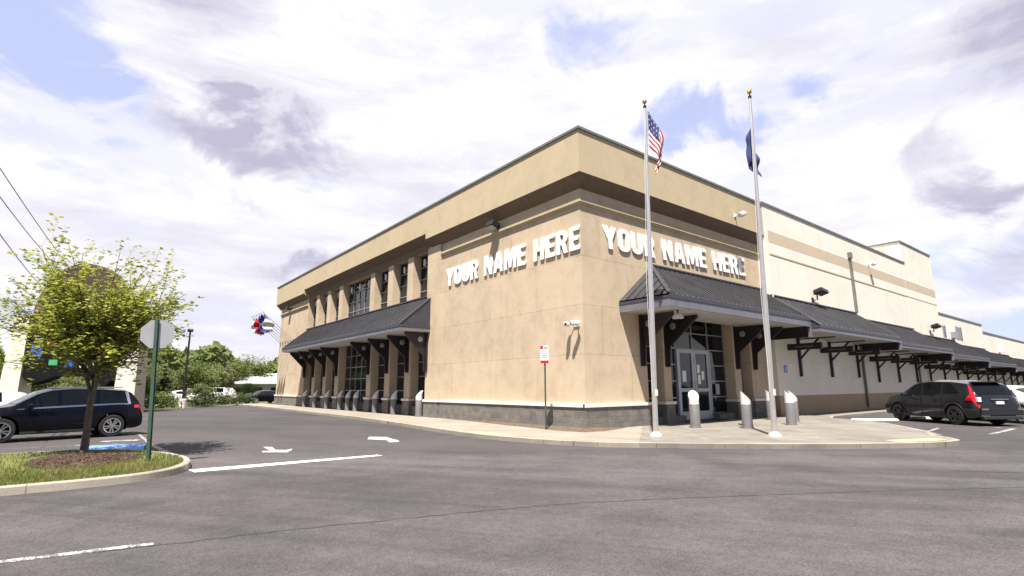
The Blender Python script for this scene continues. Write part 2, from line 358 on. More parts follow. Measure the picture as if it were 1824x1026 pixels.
# painted kerb pieces and marks
def patch(poly, z, name, m_): return struct(poly_sheet(poly, z), name, m_)
patch([(3.3, -8.62), (4.3, -9.15), (5.1, -9.3), (5.3, -8.9), (4.4, -8.5), (3.6, -8.2)], .012, 'yellow_kerb_paint', PYEL)
patch([(-3.85, 2.3), (-3.72, -.4), (-3.3, -.3), (-3.3, 2.2)], .012, 'yellow_kerb_paint', PYEL)
patch([(-12.55, -.55), (-8.44, -.80), (-8.40, -1.02), (-12.5, -1.02)], RZ+.004, 'stop_line', PWHITE)
patch([(-17.2, -5.83), (-13.61, -6.45), (-13.63, -6.56), (-17.22, -5.97)], RZ+.004, 'lane_line', PFADE)
def arrow_mark(x, y, rz, s=1.0):
    pts = [(0, 0), (.55, .42), (.45, .14), (1.5, .14), (1.75, .35), (1.95, .28), (1.7, -.12), (.45, -.14), (.55, -.42)]
    c, s_ = math.cos(rz), math.sin(rz)
    return patch([(x+s*(a*c-b*s_), y+s*(a*s_+b*c)) for a, b in pts][::-1], RZ+.004, 'lane_arrow', PFADE)
patch([(-10.57, 1.7), (-10.05, 1.25), (-9.76, 1.84), (-9.7, 2.14), (-9.9, 1.87), (-10.14, 2.07), (-10.0, 2.96), (-10.22, 3.15), (-10.3, 1.96), (-10.49, 2.04)], RZ+.004, 'lane_arrow', PARR)
patch([(-6.96, 3.31), (-6.6, 2.62), (-6.83, 1.89), (-6.52, 1.85), (-6.33, 2.27), (-6.26, 2.96), (-6.1, 3.61), (-6.53, 4.12)], RZ+.004, 'lane_arrow', PARR)
# accessible-bay marking behind the island
patch([(-14.35, 4.75), (-13.0, 4.55), (-12.8, 6.6), (-14.15, 6.95)], RZ+.004, 'blue_parking_mark', PBLUE)
wm = MB()
def ribbon(m, pts, wd, z):
    for a, b in zip(pts[:-1], pts[1:]):
        a = Vector(a); b = Vector(b); d = (b-a).normalized(); n_ = Vector((-d.y, d.x))*wd/2; e = d*wd*.3
        m.add([(*(a-e-n_), z), (*(b+e-n_), z), (*(b+e+n_), z), (*(a-e+n_), z)], [(0, 1, 2, 3)])
ribbon(wm, [(-13.75, 5.0), (-13.6, 5.35), (-13.3, 5.3)], .09, RZ+.008); ribbon(wm, [(-13.62, 5.62), (-13.4, 5.75)], .16, RZ+.0085)
struct(wm, 'white_bay_symbol', PWHITE)
wl = MB(); ribbon(wl, [(-12.72, 10.6), (-12.70, 7.0)], .1, RZ+.004); ribbon(wl, [(-12.70, 6.0), (-12.5, 2.9)], .13, RZ+.004)
ribbon(wl, [(-13.75, 8.3), (-13.0, 8.15)], .45, RZ+.004); ribbon(wl, [(-14.5, 7.3), (-13.3, 7.1)], .1, RZ+.006)
for k in range(4): ribbon(wl, [(-17.5+k*.1, 7.7+.0*k), (-14.3, 7.2)], .04, RZ+.0045) if k == 0 else None
struct(wl, 'parking_lines', PFADE)
pl_ = MB(); ribbon(pl_, [(10.3, -9.3), (13.9, -9.35)], .16, RZ+.004); ribbon(pl_, [(8.6, -8.3), (10.0, -7.6), (12.2, -7.4)], .12, RZ+.004); ribbon(pl_, [(13.9, -9.3), (17.0, -4.6)], .12, RZ+.005)
struct(pl_, 'parking_lines', PFADE)
rnd = random.Random(5)
cr = MB(); pts = []; ctrl = smoothline([(-20, -4.9), (-15, -6.25), (-13.4, -6.65), (-12, -6.95), (-9.6, -7.65), (-8.0, -8.3), (-4, -10.6), (2, -14.5)], 14)
for x, y in ctrl: pts.append((x+rnd.uniform(-.02, .02), y+rnd.uniform(-.025, .025)))
for i in range(len(pts)-1): ribbon(cr, pts[i:i+2], rnd.uniform(.012, .045), RZ+.003+.0004*(i % 2))
c2 = [(-.6+.25*i+rnd.uniform(-.03, .03), -10.7-.36*i+rnd.uniform(-.03, .03)) for i in range(14)]
for i in range(13): ribbon(cr, c2[i:i+2], rnd.uniform(.08, .16), RZ+.003+.0004*(i % 2))
c3 = [(-7.0+.33*i+rnd.uniform(-.04, .04), -1.2-.42*i+.02*i*i+rnd.uniform(-.04, .04)) for i in range(12)]
for i in range(11): ribbon(cr, c3[i:i+2], rnd.uniform(.008, .02), RZ+.003+.0004*(i % 2))
struct(cr, 'asphalt_crack', CRACK)
# wheel stops
def wheel_stop(x0, y0, x1, y1, lab):
    a = Vector((x0, y0, 0)); b = Vector((x1, y1, 0)); L = (b-a).length
    m = MB().prism([(-L/2, 0), (-L/2, .07), (-L/2+.06, .12), (L/2-.06, .12), (L/2, .07), (L/2, 0)], -.075, .075, 'y')
    o = m.build('wheel_stop', LEDGE, bevel=.012); o.location = ((a+b)/2)+Vector((0, 0, RZ)); o.rotation_euler.z = math.atan2(b.y-a.y, b.x-a.x)
    tag(o, lab, 'wheel stop', 'concrete wheel stops in the parking bays')
wheel_stop(14.55, -3.5, 16.1, -4.95, 'long white concrete wheel stop left of the grey SUV by the shop wall')
wheel_stop(18.45, -4.75, 19.4, -5.9, 'short end of a white concrete wheel stop seen under the grey SUV')

# island with kerb, lawn and mulch
isl = smoothline([(-30, -1.95), (-20, -1.9), (-15.3, -1.8), (-14.25, -1.78), (-13.44, -1.6), (-12.86, -1.15), (-12.5, -.37), (-12.40, .5), (-12.5, 1.4), (-12.85, 2.5), (-13.5, 3.6), (-14.4, 4.15), (-16, 4.4), (-30, 4.6)], 5)
struct(kerbstrip(isl, .15, RZ-.02, .01, 1), 'island_kerb', KERB)
inner = inset(isl, .15)
struct(MB().prism(inner, RZ, -.012), 'lawn_island', GRASS)
# mulch mound
mm = MB(); nr, na_ = 10, 40; vs = []; rnd = random.Random(9)
for i in range(nr+1):
    r = i/nr
    for k in range(na_):
        a = 2*PI*k/na_; R0 = 1+.10*math.sin(3*a+1)+.06*math.sin(7*a)+.05*math.sin(11*a+2)
        x = -14.25+r*R0*1.0*math.cos(a); y = 1.75+r*R0*1.5*math.sin(a)
        vs.append((x, y, -.02+.085*(1-r*r)**.8 + (rnd.uniform(-.018, .018) if r < 1 else 0)))
fs = [(i*na_+k, i*na_+(k+1) % na_, (i+1)*na_+(k+1) % na_, (i+1)*na_+k) for i in range(nr) for k in range(na_)]
mm.add(vs, fs); tag(mm.build('mulch', MULCH, smooth=60), 'brown bark mulch mound round the foot of the young tree', 'mulch', kind='stuff')
ch = MB(); rnd = random.Random(12)
for i in range(2200):
    a = rnd.uniform(0, 2*PI); r = math.sqrt(rnd.random())*1.04; x = -14.25+r*1.0*math.cos(a); y = 1.75+r*1.5*math.sin(a); z = -.02+.085*max(0, 1-r*r)**.8+.012
    Q = Quaternion((rnd.uniform(-1, 1), rnd.uniform(-1, 1), rnd.uniform(-1, 1)), rnd.uniform(0, 1.2)).to_matrix() @ Matrix.Rotation(rnd.uniform(0, 6), 3, 'Z')
    ch.cbox((x, y, z), (rnd.uniform(.03, .09), rnd.uniform(.012, .03), .01), Q)
tag(ch.build('bark_chips', MULCH), 'loose bark chips scattered over the mulch mound', 'bark chips', kind='stuff')
# grass blades on the island
def inside(p, poly):
    c = False; j = len(poly)-1
    for i in range(len(poly)):
        (xi, yi), (xj, yj) = poly[i], poly[j]
        if (yi > p[1]) != (yj > p[1]) and p[0] < (xj-xi)*(p[1]-yi)/(yj-yi)+xi: c = not c
        j = i
    return c
BLADE = leafmat('grass blade', (.20, .21, .065), (.13, .16, .04), (.25, .22, .09), .3)
gb = MB(); rnd = random.Random(3)
for i in range(26000):
    x = rnd.uniform(-20, -12.3); y = rnd.uniform(-1.8, 4.4)
    if i % 3: y = -1.75+abs(rnd.gauss(0, 1))*1.3
    if not inside((x, y), inner): continue
    if ((x+14.25)/.95)**2+((y-1.75)/1.4)**2 < 1 and rnd.random() < .93: continue
    h = rnd.uniform(.03, .085); a = rnd.uniform(0, PI); dx, dy = math.cos(a)*.008, math.sin(a)*.008; lx, ly = rnd.uniform(-.03, .03), rnd.uniform(-.03, .03)
    gb.add([(x-dx, y-dy, -.015), (x+dx, y+dy, -.015), (x+lx, y+ly, h)], [(0, 1, 2)])
tag(gb.build('grass', BLADE), 'short yellowish green lawn grass on the kerbed island', 'grass', kind='stuff')
# soil strip along the block wall
soil = [(0, 10.6), (-.35, 7), (-.75, 3), (-.95, .6), (-.8, -.6), (.1, -.75), (1.6, -.35), (2.2, 0), (0, 0)]
sm = MB(); n_ = len(soil); sm.add([(x, y, .004) for x, y in soil]+[(-.02, 5, .05), (-.02, -.02, .09)], [(0, 1, 9), (1, 2, 9), (2, 3, 10), (2, 10, 9), (3, 4, 10), (4, 5, 10), (5, 6, 10), (6, 7, 10), (7, 8, 10), (8, 0, 9), (8, 9, 10)])
struct(sm, 'soil_bed', DIRT)

# ------------------------------------------------------------------ main tan building
bld = thing('store_building', 'tan stucco corner store with deep parapet, stone base and dark metal canopies', 'building')
YE = 41.7; ZS = 9.25; FX = .45
# walls: corner block, end block, core. Left facade is x=0, right facade is y=0
wl = B(((0, .0, 0), (3.7, .6, 9.6)), ((12.22, 0, 0), (14.0, .6, 9.6)), ((3.7, 0, 4.9), (12.22, .6, 9.6)),
       ((0, .6, 0), (.6, 11.85, 9.6)), ((0, 33.2, 0), (.6, YE, 9.6)), ((.6, 11.0, 0), (.65, 33.4, 9.9)))
wl.box((.66, .66, 0), (14.0, YE-.01, 10.9)); wl.box((0.0, 11.85, 9.3), (.6, 33.2, 9.9))
wl.box((3.7, .61, 0), (12.22, .655, 4.9))
wl.build('wall', TAN, bld)
# stucco pilaster at the end of the corner block
B(((-.12, 10.45, .93), (-.004, 11.85, 9.28))).build('pilaster', TAN, bld)
# parapet fascia with sloped underside: profile in (outward, z), swept round the corner
def fascia(zb, zi, y0, y1):
    m = MB(); prof = [(0, zi), (FX, zb), (FX, 11.5), (.0, 11.5)]
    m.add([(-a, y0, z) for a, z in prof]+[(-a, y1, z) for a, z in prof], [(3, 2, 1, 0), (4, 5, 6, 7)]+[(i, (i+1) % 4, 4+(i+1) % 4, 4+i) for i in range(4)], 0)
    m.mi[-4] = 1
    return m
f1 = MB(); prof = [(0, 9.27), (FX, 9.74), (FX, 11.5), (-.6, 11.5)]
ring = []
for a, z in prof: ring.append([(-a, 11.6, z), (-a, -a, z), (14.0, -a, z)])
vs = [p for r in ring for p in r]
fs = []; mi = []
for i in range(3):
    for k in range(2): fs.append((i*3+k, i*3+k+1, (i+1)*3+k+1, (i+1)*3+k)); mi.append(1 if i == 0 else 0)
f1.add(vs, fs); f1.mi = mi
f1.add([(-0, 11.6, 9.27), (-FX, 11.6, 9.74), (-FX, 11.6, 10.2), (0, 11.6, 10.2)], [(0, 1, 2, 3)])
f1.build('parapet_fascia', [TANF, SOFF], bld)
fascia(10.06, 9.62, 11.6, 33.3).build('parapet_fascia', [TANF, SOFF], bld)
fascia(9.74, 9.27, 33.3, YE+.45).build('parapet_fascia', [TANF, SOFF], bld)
B(((0, YE, 9.27), (14, YE+.45, 11.5))).build('parapet_fascia', TANF, bld)
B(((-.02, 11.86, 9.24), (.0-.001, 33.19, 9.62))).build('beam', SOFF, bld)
# coping
cp = MB(); cp.box((-FX-.06, -FX-.06, 11.5), (-FX+.30, YE+.5, 11.60)); cp.box((-FX+.30, -FX-.06, 11.5), (13.96, -FX+.30, 11.60)); cp.build('roof_coping', COPE, bld)
B(((-FX+.31, -FX+.31, 11.2), (14, YE, 11.45))).build('roof', COPE, bld)
# trim moulding (two small steps) on both faces of the corner block and the end block
for y0, y1 in ((-.07, 10.44), (33.25, YE)):
    MB().box((-.07, y0, 8.62), (-.003, y1, 8.705)).box((-.12, y0-(.05 if y0 < 0 else 0), 8.70), (-.003, y1, 8.80)).build('trim_moulding', TANF, bld)
MB().box((-.002, -.07, 8.62), (13.98, -.003, 8.705)).box((-.002, -.12, 8.70), (13.98, -.003, 8.80)).build('trim_moulding', TANF, bld)
# stone base and ledge
def base(x0, y0, x1, y1):
    MB().box((x0, y0, -.12), (x1, y1, .80)).build('stone_base', BLOCK, bld); MB().box((x0-.05, y0-.05, .80), (x1+.03, y1+.03, .92)).build('stone_ledge', LEDGE, bld)
base(-.07, -.07, 3.76, -.002); base(-.07, .0, -.002, 11.92); base(12.16, -.07, 14.06, -.002); base(-.07, 33.14, -.002, YE+.06); base(-.16, 10.4, -.075, 11.9)
base(.0, 11.852, .56, 11.92)
# piers of the left colonnade and the entrance
for y0, y1 in ((13.8, 14.5), (16.5, 17.2), (19.3, 20.0), (25.1, 25.85), (27.75, 28.45), (30.4, 31.1)):
    p = B(((0, y0, .92), (.62, y1, 9.29))).build('pier', TAN, bld)
    B(((-.07, y0-.05, -.1), (.56, y1+.05, .80))).build('stone_base', BLOCK, p)
    B(((-.12, y0-.1, .80), (.56, y1+.1, .92))).build('stone_ledge', LEDGE, p)
for x0, x1 in ((4.82, 5.34), (10.57, 11.16)):
    p = B(((x0, 0, .92), (x1, .62, 4.89))).build('pier', TAN, bld)
    B(((x0-.05, -.07, -.1), (x1+.05, .56, .80))).build('stone_base', BLOCK, p)
    B(((x0-.1, -.12, .80), (x1+.1, .56, .92))).build('stone_ledge', LEDGE, p)
# windows: dark pane with a grid of mullions as the sub-part
def window(parent, face, a0, a1, z0, z1, nx, nz, at=.56, fw=.05):
    """face 'x': in the plane x=at running along y; face 'y': plane y=at running along x"""
    p = MB(); f = MB()
    def bx(m, u0, u1, w0, w1, d0, d1):
        if face == 'x': m.box((at-d1, u0, w0), (at-d0, u1, w1))
        else: m.box((u0, at-d1, w0), (u1, at-d0, w1))
    bx(p, a0, a1, z0, z1, 0, .02)
    pane = p.build('window', GLASS, parent)
    zs = [z0+(z1-z0)*k/nz for k in range(nz+1)]; us = [a0+(a1-a0)*k/nx for k in range(nx+1)]
    for u in us: bx(f, max(a0, u-fw/2), min(a1, u+fw/2), z0, z1, .024, .075)
    for k in range(len(us)-1):
        for z in zs: bx(f, us[k]+fw/2+.001, us[k+1]-fw/2-.001, max(z0, z-fw/2), min(z1, z+fw/2), .024, .07)
    f.build('frame', MULL, pane); return pane
gaps = [(11.93, 13.79), (14.51, 16.49), (17.21, 19.29), (20.01, 25.09), (25.86, 27.74), (28.46, 30.39), (31.11, 33.19)]
for a, b in gaps:
    n = 5 if b-a > 3 else 2
    window(bld, 'x', a, b, 6.4, 9.28, n, 4); window(bld, 'x', a, b, .55, 4.62, n, 5)
B(((.1, 11.93, -.05), (.54, 33.19, .5))).build('stone_base', BLOCK, bld)
B(((.02, 11.93, 4.63), (.54, 33.19, 6.38))).build('spandrel_wall', TAN, bld)
window(bld, 'y', 3.72, 4.80, .30, 4.75, 1, 6); window(bld, 'y', 11.18, 12.20, .30, 4.75, 1, 5)
window(bld, 'y', 5.36, 6.40, .30, 4.75, 1, 6); window(bld, 'y', 9.12, 10.55, .30, 4.75, 1, 6); window(bld, 'y', 6.42, 9.10, 3.26, 4.75, 2, 2)
Bs('sill', BLOCK, bld, ((3.72, .1, -.02), (6.4, .54, .28)), ((9.12, .1, -.02), (12.2, .54, .28)))
# entrance double door
def door_leaf(x0, x1, hinge):
    f = B(((x0, .44, .05), (x0+.16, .53, 3.24)), ((x1-.16, .44, .05), (x1, .53, 3.24)), ((x0+.161, .44, .05), (x1-.161, .53, .42)), ((x0+.161, .44, 3.06), (x1-.161, .53, 3.24)), ((x0+.161, .44, 1.30), (x1-.161, .53, 1.46)))
    d = f.build('door', DOORM, bld)
    B(((x0+.162, .485, .421), (x1-.162, .50, 1.299)), ((x0+.162, .485, 1.461), (x1-.162, .50, 3.059))).build('door_glass', GLASS, d)
    hx = x1-.1 if hinge == 0 else x0+.1
    MB().tube([(hx, .44, 1.15), (hx, .36, 1.15), (hx, .36, 1.75), (hx, .44, 1.75)], .016, 6).build('handle', MULL, d)
    return d
dl = door_leaf(6.50, 7.75, 0); dr = door_leaf(7.77, 9.02, 1)
Bs('door_frame', DOORM, bld, ((6.42, .42, .05), (6.49, .55, 3.25)), ((9.03, .42, .05), (9.10, .55, 3.25)))
B(((6.3, -.3, .003), (9.2, .42, .03))).build('door_mat', BRKT, bld)
def notice(x0, x1, z0, z1, y, lab, col=WHITEM):
    o = B(((x0, y, z0), (x1, y+.004, z1))).build('paper_notice', col); tag(o, lab, 'notice', 'paper notices behind the entrance glass')
notice(6.85, 7.15, 1.75, 2.25, .478, 'single white paper notice on the left leaf of the entrance doors')
notice(8.05, 8.28, 2.15, 2.55, .478, 'upper left sheet of the three white notices on the right entrance door')
notice(8.08, 8.31, 1.65, 2.08, .478, 'lower sheet of the three white notices on the right entrance door')
notice(8.40, 8.62, 1.85, 2.25, .478, 'right hand sheet of the three white notices on the right entrance door')
notice(9.5, 9.85, 1.15, 1.65, .485-.03, 'faded grey notice low in the sidelight right of the entrance doors', MULL)

# canopies --------------------------------------------------------------
def canopy(parent, face, a0, a1, proj, ztop, zeave, zbot, y_wall=0.0, hip0=0.0, endbot=None, seam=.42, label=None):
    """shed canopy hung on a wall; u runs along the wall, d is the distance out from it"""
    def P(u, d, z): return (-d+y_wall, u, z) if face == 'x' else (u, -d+y_wall, z)
    def flip(fs): return fs
    th = .06
    root = MB(); r0 = a0+hip0
    root.add([P(r0, 0.0, ztop), P(a1, 0, ztop), P(a1, proj, zeave), P(a0, proj, zeave), P(r0, 0, ztop-th), P(a1, 0, ztop-th), P(a1, proj, zeave-th), P(a0, proj, zeave-th)] ,
             [(0, 1, 2, 3), (7, 6, 5, 4), (0, 4, 5, 1), (1, 5, 6, 2), (2, 6, 7, 3), (3, 7, 4, 0)])
    if hip0: root.add([P(r0, 0, ztop), P(a0, proj, zeave), P(a0, 0, zeave)], [(0, 1, 2)])
    # standing seams
    n = int((a1-a0)/seam); sl_ = Vector(P(0, proj, zeave))-Vector(P(0, 0, ztop))
    for k in range(1, n):
        u = a0+k*(a1-a0)/n
        t0 = 0.0 if u >= r0 else 1-(u-a0)/hip0
        A = Vector(P(u, proj*t0, ztop+(zeave-ztop)*t0+.02)); C_ = Vector(P(u, proj, zeave+.02)); root.beam(A, C_, .028, .05)
    if hip0:
        for k in range(1, 6):
            t = k/6; A = Vector(P(a0+hip0*(1-t), proj*t*0+proj*0, 0)); d = proj*t
            root.beam(Vector(P(a0+hip0*(1-t), d, zeave+(ztop-zeave)*(1-t)+.02)), Vector(P(a0, d, zeave+.02)), .03, .045)
        root.beam(Vector(P(r0, 0, ztop+.03)), Vector(P(a0, proj, zeave+.03)), .16, .05)
    # ridge flashing against the wall
    root.beam(Vector(P(r0, .05, ztop+.035)), Vector(P(a1, .05, ztop+.035)), .12, .07)
    c = root.build('canopy', ROOF, parent)
    if label: c['label'] = label
    def seg(name, m_, *boxes):
        m = MB()
        for (u0, d0, z0, u1, d1, z1) in boxes: m.box(P(u0, d0, z0), P(u1, d1, z1))
        return m.build(name, m_, c)
    e = endbot if endbot is not None else zbot
    # fascia: dark drip edge on top, grey board below; end boards
    zt = zeave-th-.002
    seg('canopy_fascia', FASC, (a0, proj-.07, zbot, a1, proj, zt-.11), (a0, .01, zbot, a0+.07, proj-.071, zt-.11))
    seg('canopy_end_board', BRKT if e < zbot else FASC, (a1-.07, .01, e, a1, proj-.071, zt-.11))  # deep end boards are black: shade of the inner face put into the colour
    seg('drip_edge', FASCD, (a0-.02, proj-.08, zt-.108, a1+.02, proj+.025, zt), (a0-.02, .01, zt-.108, a0+.09, proj-.081, zt), (a1-.09, .01, zt-.108, a1+.02, proj-.081, zt))
    if e < zbot: seg('canopy_end_post', FASC, (a1-.14, proj-.14, e, a1+.005, proj+.004, zbot-.002))
    seg('canopy_soffit', SOFW, (a0+.075, .005, zbot+.05, a1-.075, proj-.075, zbot+.09))
    # triangular gable ends
    ends = [a1-.03] if hip0 else [a0+.03, a1-.03]
    for u in ends: MB().add([P(u+w_, d_, z_) for w_ in (0, .02) for d_, z_ in ((.01, zt), (proj-.02, zt), (.01, ztop-th-.01))], [(0, 1, 2), (5, 4, 3), (0, 3, 4, 1), (1, 4, 5, 2), (2, 5, 3, 0)]).build('gable_end', FASCD, c)
    return c
cl_ = canopy(bld, 'x', 11.4, 33.2, 1.95, 6.53, 4.88, 4.50)
ce_ = canopy(bld, 'y', 2.09, 13.98, 2.4, 6.72, 4.95, 4.47, hip0=2.25, endbot=3.95, seam=.36)
# solid gusset brackets with a round lamp medallion
def gusset(c, face, u, w0=0.0, ztop=4.5, proj=1.35, h=2.1, th=.09, lamp=True):
    def P(u_, d, z): return (-d+w0, u_, z) if face == 'x' else (u_, -d+w0, z)
    ax = 'y' if face == 'x' else 'x'
    pts = [(.005, ztop), (proj, ztop), (proj, ztop-.12), (.22, ztop-1.25), (.16, ztop-h), (.005, ztop-h)]
    if face == 'x': poly = [(-d+w0, z) for d, z in pts]
    else: poly = [(-d+w0, z) for d, z in pts]
    m = MB().prism(poly, u-th/2, u+th/2, ax)
    m.box(P(u-.14, .004, ztop-h), P(u-th/2-.001, .10, ztop)); m.box(P(u+th/2+.001, .004, ztop-h), P(u+.14, .10, ztop))
    b = m.build('bracket', BRKT, c)
    if lamp:
        Mr = Matrix.Rotation(PI/2, 3, 'X') if face == 'x' else Matrix.Rotation(-PI/2, 3, 'Y')
        s = -1
        o = MB().lathe([(0, .03), (.10, .03), (.15, .012), (.15, -.0)], 18, P(u-th/2-.002, .42, ztop-.38), Mr)
        o.build('medallion', MULL, b) if False else None
        # fold the medallion into the bracket mesh as its second material keeps the hierarchy three deep
        me = b.data; bm = bmesh.new(); bm.from_mesh(me); base_n = len(bm.faces)
        vv = [bm.verts.new(v) for v in o.v]
        for f in o.f:
            ff = bm.faces.new([vv[i] for i in f]); ff.material_index = 1
        bm.to_mesh(me); bm.free(); me.materials.append(MULL)
    return b
for y in (11.72, 14.15, 16.85, 19.65, 25.45, 28.1, 30.75, 33.0): gusset(cl_, 'x', y, w0=-.0 if y > 12 else -.14)
for x in (3.42, 5.08, 10.85, 12.55): gusset(ce_, 'y', x, proj=1.6, ztop=4.47)

# canopy-underside security lamp at the entrance hip
def hang_lamp(x, y, z):
    t = thing('pendant_lamp', 'white bell lamp hanging under the left end of the entrance canopy', 'lamp', (x, y, z))
    MB().tube([(0, 0, .28), (0, 0, .0)], .03, 8).build('stem', BRKT, t)
    MB().lathe([(.02, .06), (.12, .03), (.2, -.06), (.22, -.16), (.19, -.165)], 20).build('shade', WHITEM, t, smooth=40)
    MB().lathe([(0, -.19), (.09, -.17), (.12, -.12)], 14).build('lens', MULL, t, smooth=40)
hang_lamp(3.5, -1.75, 4.33)

# ------------------------------------------------------------------ cream wing
WY = -.45
wing = thing('warehouse_building', 'long cream warehouse wing with beige stripe behind the corner store', 'building', (14, 0, 0))
def WB(*boxes):  # wing-local boxes from world coordinates
    m = MB()
    for a, b in boxes: m.box((a[0]-14, a[1], a[2]), (b[0]-14, b[1], b[2]))
    return m
WB(((14.02, WY, 1.03), (37.7, 30, 11.58))).build('wall', CREAM, wing)
WB(((14.02, WY-.004, -.1), (110, 30, 1.028))).build('lower_band', BAND, wing)
WB(((14.02, WY-.003, 9.42), (37.69, WY-.0005, 10.12)), ((37.71, WY-.013, 9.42), (46, WY-.0105, 10.12))).build('stripe', STRIPE, wing)
WB(((14.05, WY-.025, 8.72), (46, WY-.0004, 8.80))).build('groove_trim', STRIPE, wing)
WB(((13.97, WY-.06, 11.58), (38.15, WY+.3, 11.70)), ((37.62, WY-.07, 13.38), (46.1, WY+.3, 13.5)), ((37.62, WY+.31, 13.38), (37.9, 6, 13.5))).build('roof_coping', COPE, wing)
WB(((37.7, WY-.01, 1.03), (46, 6, 13.38))).build('tower_wall', CREAM, wing)
WB(((37.66, WY+1.1, 11.9), (37.69, WY+5.4, 13.1))).build('louvre', STRIPE, wing)
WB(((40.2, WY-.02, 1.2), (40.24, WY-.0105, 13.37))).build('joint_trim', STRIPE, wing)
WB(((25.9, WY-.16, 6.4), (26.05, WY-.004, 10.2)), ((25.8, WY-.2, 10.2), (26.15, WY-.004, 10.6))).build('downspout', COPE, wing)
WB(((25.9, WY-.16, .15), (26.02, WY-.006, 4.2))).build('downspout', COPE, wing)
WB(((37.8, WY-.13, .15), (37.9, WY-.012, 3.9))).build('downspout', COPE, wing)
WB(((14.05, WY-.12, 5.2), (14.2, WY-.004, 10.1))).build('downspout', CREAM, wing)
low = thing('low_rear_building', 'low cream building range beyond the tall warehouse tower', 'building', (46, 0, 0))
def LB(*boxes):
    m = MB()
    for a, b in boxes: m.box((a[0]-46, a[1], a[2]), (b[0]-46, b[1], b[2]))
    return m
LB(((46.02, WY, 1.03), (62.4, 25, 8.0)), ((62.41, WY+.02, 1.03), (110, 25, 7.25))).build('wall', CREAM, low)
LB(((46.02, WY-.06, 8.0), (62.45, WY+.3, 8.13)), ((62.46, WY-.05, 7.25), (110, WY+.3, 7.37))).build('roof_coping', COPE, low)
for x0, x1, z0, z1 in ((46.7, 47.5, 5.9, 6.95), (51.2, 53.2, 5.9, 7.15)):
    p = LB(((x0, WY-.02, z0), (x1, WY-.002, z1))).build('window', GLASS, low)
    LB(((x0-.08, WY-.05, z0-.08), (x0, WY-.002, z1+.08)), ((x1, WY-.05, z0-.08), (x1+.08, WY-.002, z1+.08))).build('frame', MULL, p)
LB(((49.2, WY-.35, 5.9), (50.3, WY-.002, 6.5))).build('vent_box', MULL, low)
LB(((69.0, WY-.5, 5.3), (69.6, WY-.002, 6.4))).build('vent_box', LEDGE, low)
# stepping canopies of the wing
steps = [(14.02, 26.0, 6.35, 4.58, 4.22, 3.78, wing), (26.03, 38.0, 6.02, 4.25, 3.92, 3.42, wing), (38.03, 50.0, 5.68, 3.92, 3.62, 3.1, wing),
         (50.03, 62.0, 5.35, 3.62, 3.32, 2.85, low), (62.03, 74.0, 5.05, 3.35, 3.05, 2.6, low), (74.03, 86.0, 4.8, 3.1, 2.8, 2.4, low)]
def arm_bracket(c, x, y, zt, L=2.0, lit=True):
    """open steel bracket: wall post, thin top arm, diagonal brace"""
    m = MB(); zb = zt-2.15
    m.box((x-.07, y-.14, zb), (x+.07, y-.006, zt)); m.beam((x, y-.1, zt-.08), (x, y-L, zt-.08), .07, .07)
    m.beam((x, y-.12, zt-1.15), (x, y-1.15, zt-.1), .09, .09)
    return m.build('bracket', BRKT, c)
def shelf_light(x, y, z, i, where):
    t = thing('strip_light', 'black strip light '+where, 'strip light', (x, y, z), group='strip lights on the brackets along the warehouse wall')
    MB().box((-.1, -1.75, -.17), (.1, -.004, .17)).build('housing', BRKT, t, bevel=.02)
    MB().box((-.112, -1.35, -.035), (-.101, -.45, .02)).build('highlight_strip', COPE, t)  # paler strip stands in for the highlight along the dark housing
    return t
wh = ['first along the warehouse wall, nearest the entrance', 'second along the warehouse wall from the entrance', 'third along the wall, beside the downspout', 'fourth along the wall, above the bonnet of the grey SUV',
      'fifth along the wall, above the windscreen of the grey SUV', 'sixth along the wall, above the front door of the grey SUV', 'seventh along the wall, over the roof of the grey SUV', 'eighth along the wall, over the roof of the grey SUV',
      'ninth along the wall, over the tail of the grey SUV', 'tenth along the wall, above the tall red tail lamp', 'eleventh along the wall, between the two parked cars', 'twelfth along the wall, above the white car',
      'thirteenth along the wall', 'fourteenth along the wall', 'fifteenth and last but two along the wall', 'sixteenth and last but one along the wall', 'seventeenth along the wall', 'eighteenth and farthest along the wall']
k = 0
for (a0, a1, zt, ze, zb, eb, par) in steps:
    ox = par.location.x
    c = canopy(par, 'y', a0-ox, a1-ox, 2.35, zt, ze, zb, y_wall=WY, endbot=eb, seam=.6)
    for j, u in enumerate((2.65, 6.85, 11.1)):
        arm_bracket(c, a0+u-ox, WY, zb-.02)
        if k < 12: shelf_light(a0+u-1.15, WY, zb-.60, k, wh[k])
        k += 1

BLUES = mat('blue sign print', (.04, .10, .50), .5, var=.05)
t = thing('wall_sign', 'small blue sign on the warehouse wall just right of the right flagpole', 'sign', (14.95, WY-.006, 2.25))
MB().box((-.17, -.015, 0), (.17, 0, .38)).build('plate', BLUES, t)
MB().box((-.09, -.02, .08), (.09, -.0155, .12)).box((-.03, -.02, .13), (.03, -.0155, .30)).build('symbol', WHITE, t)
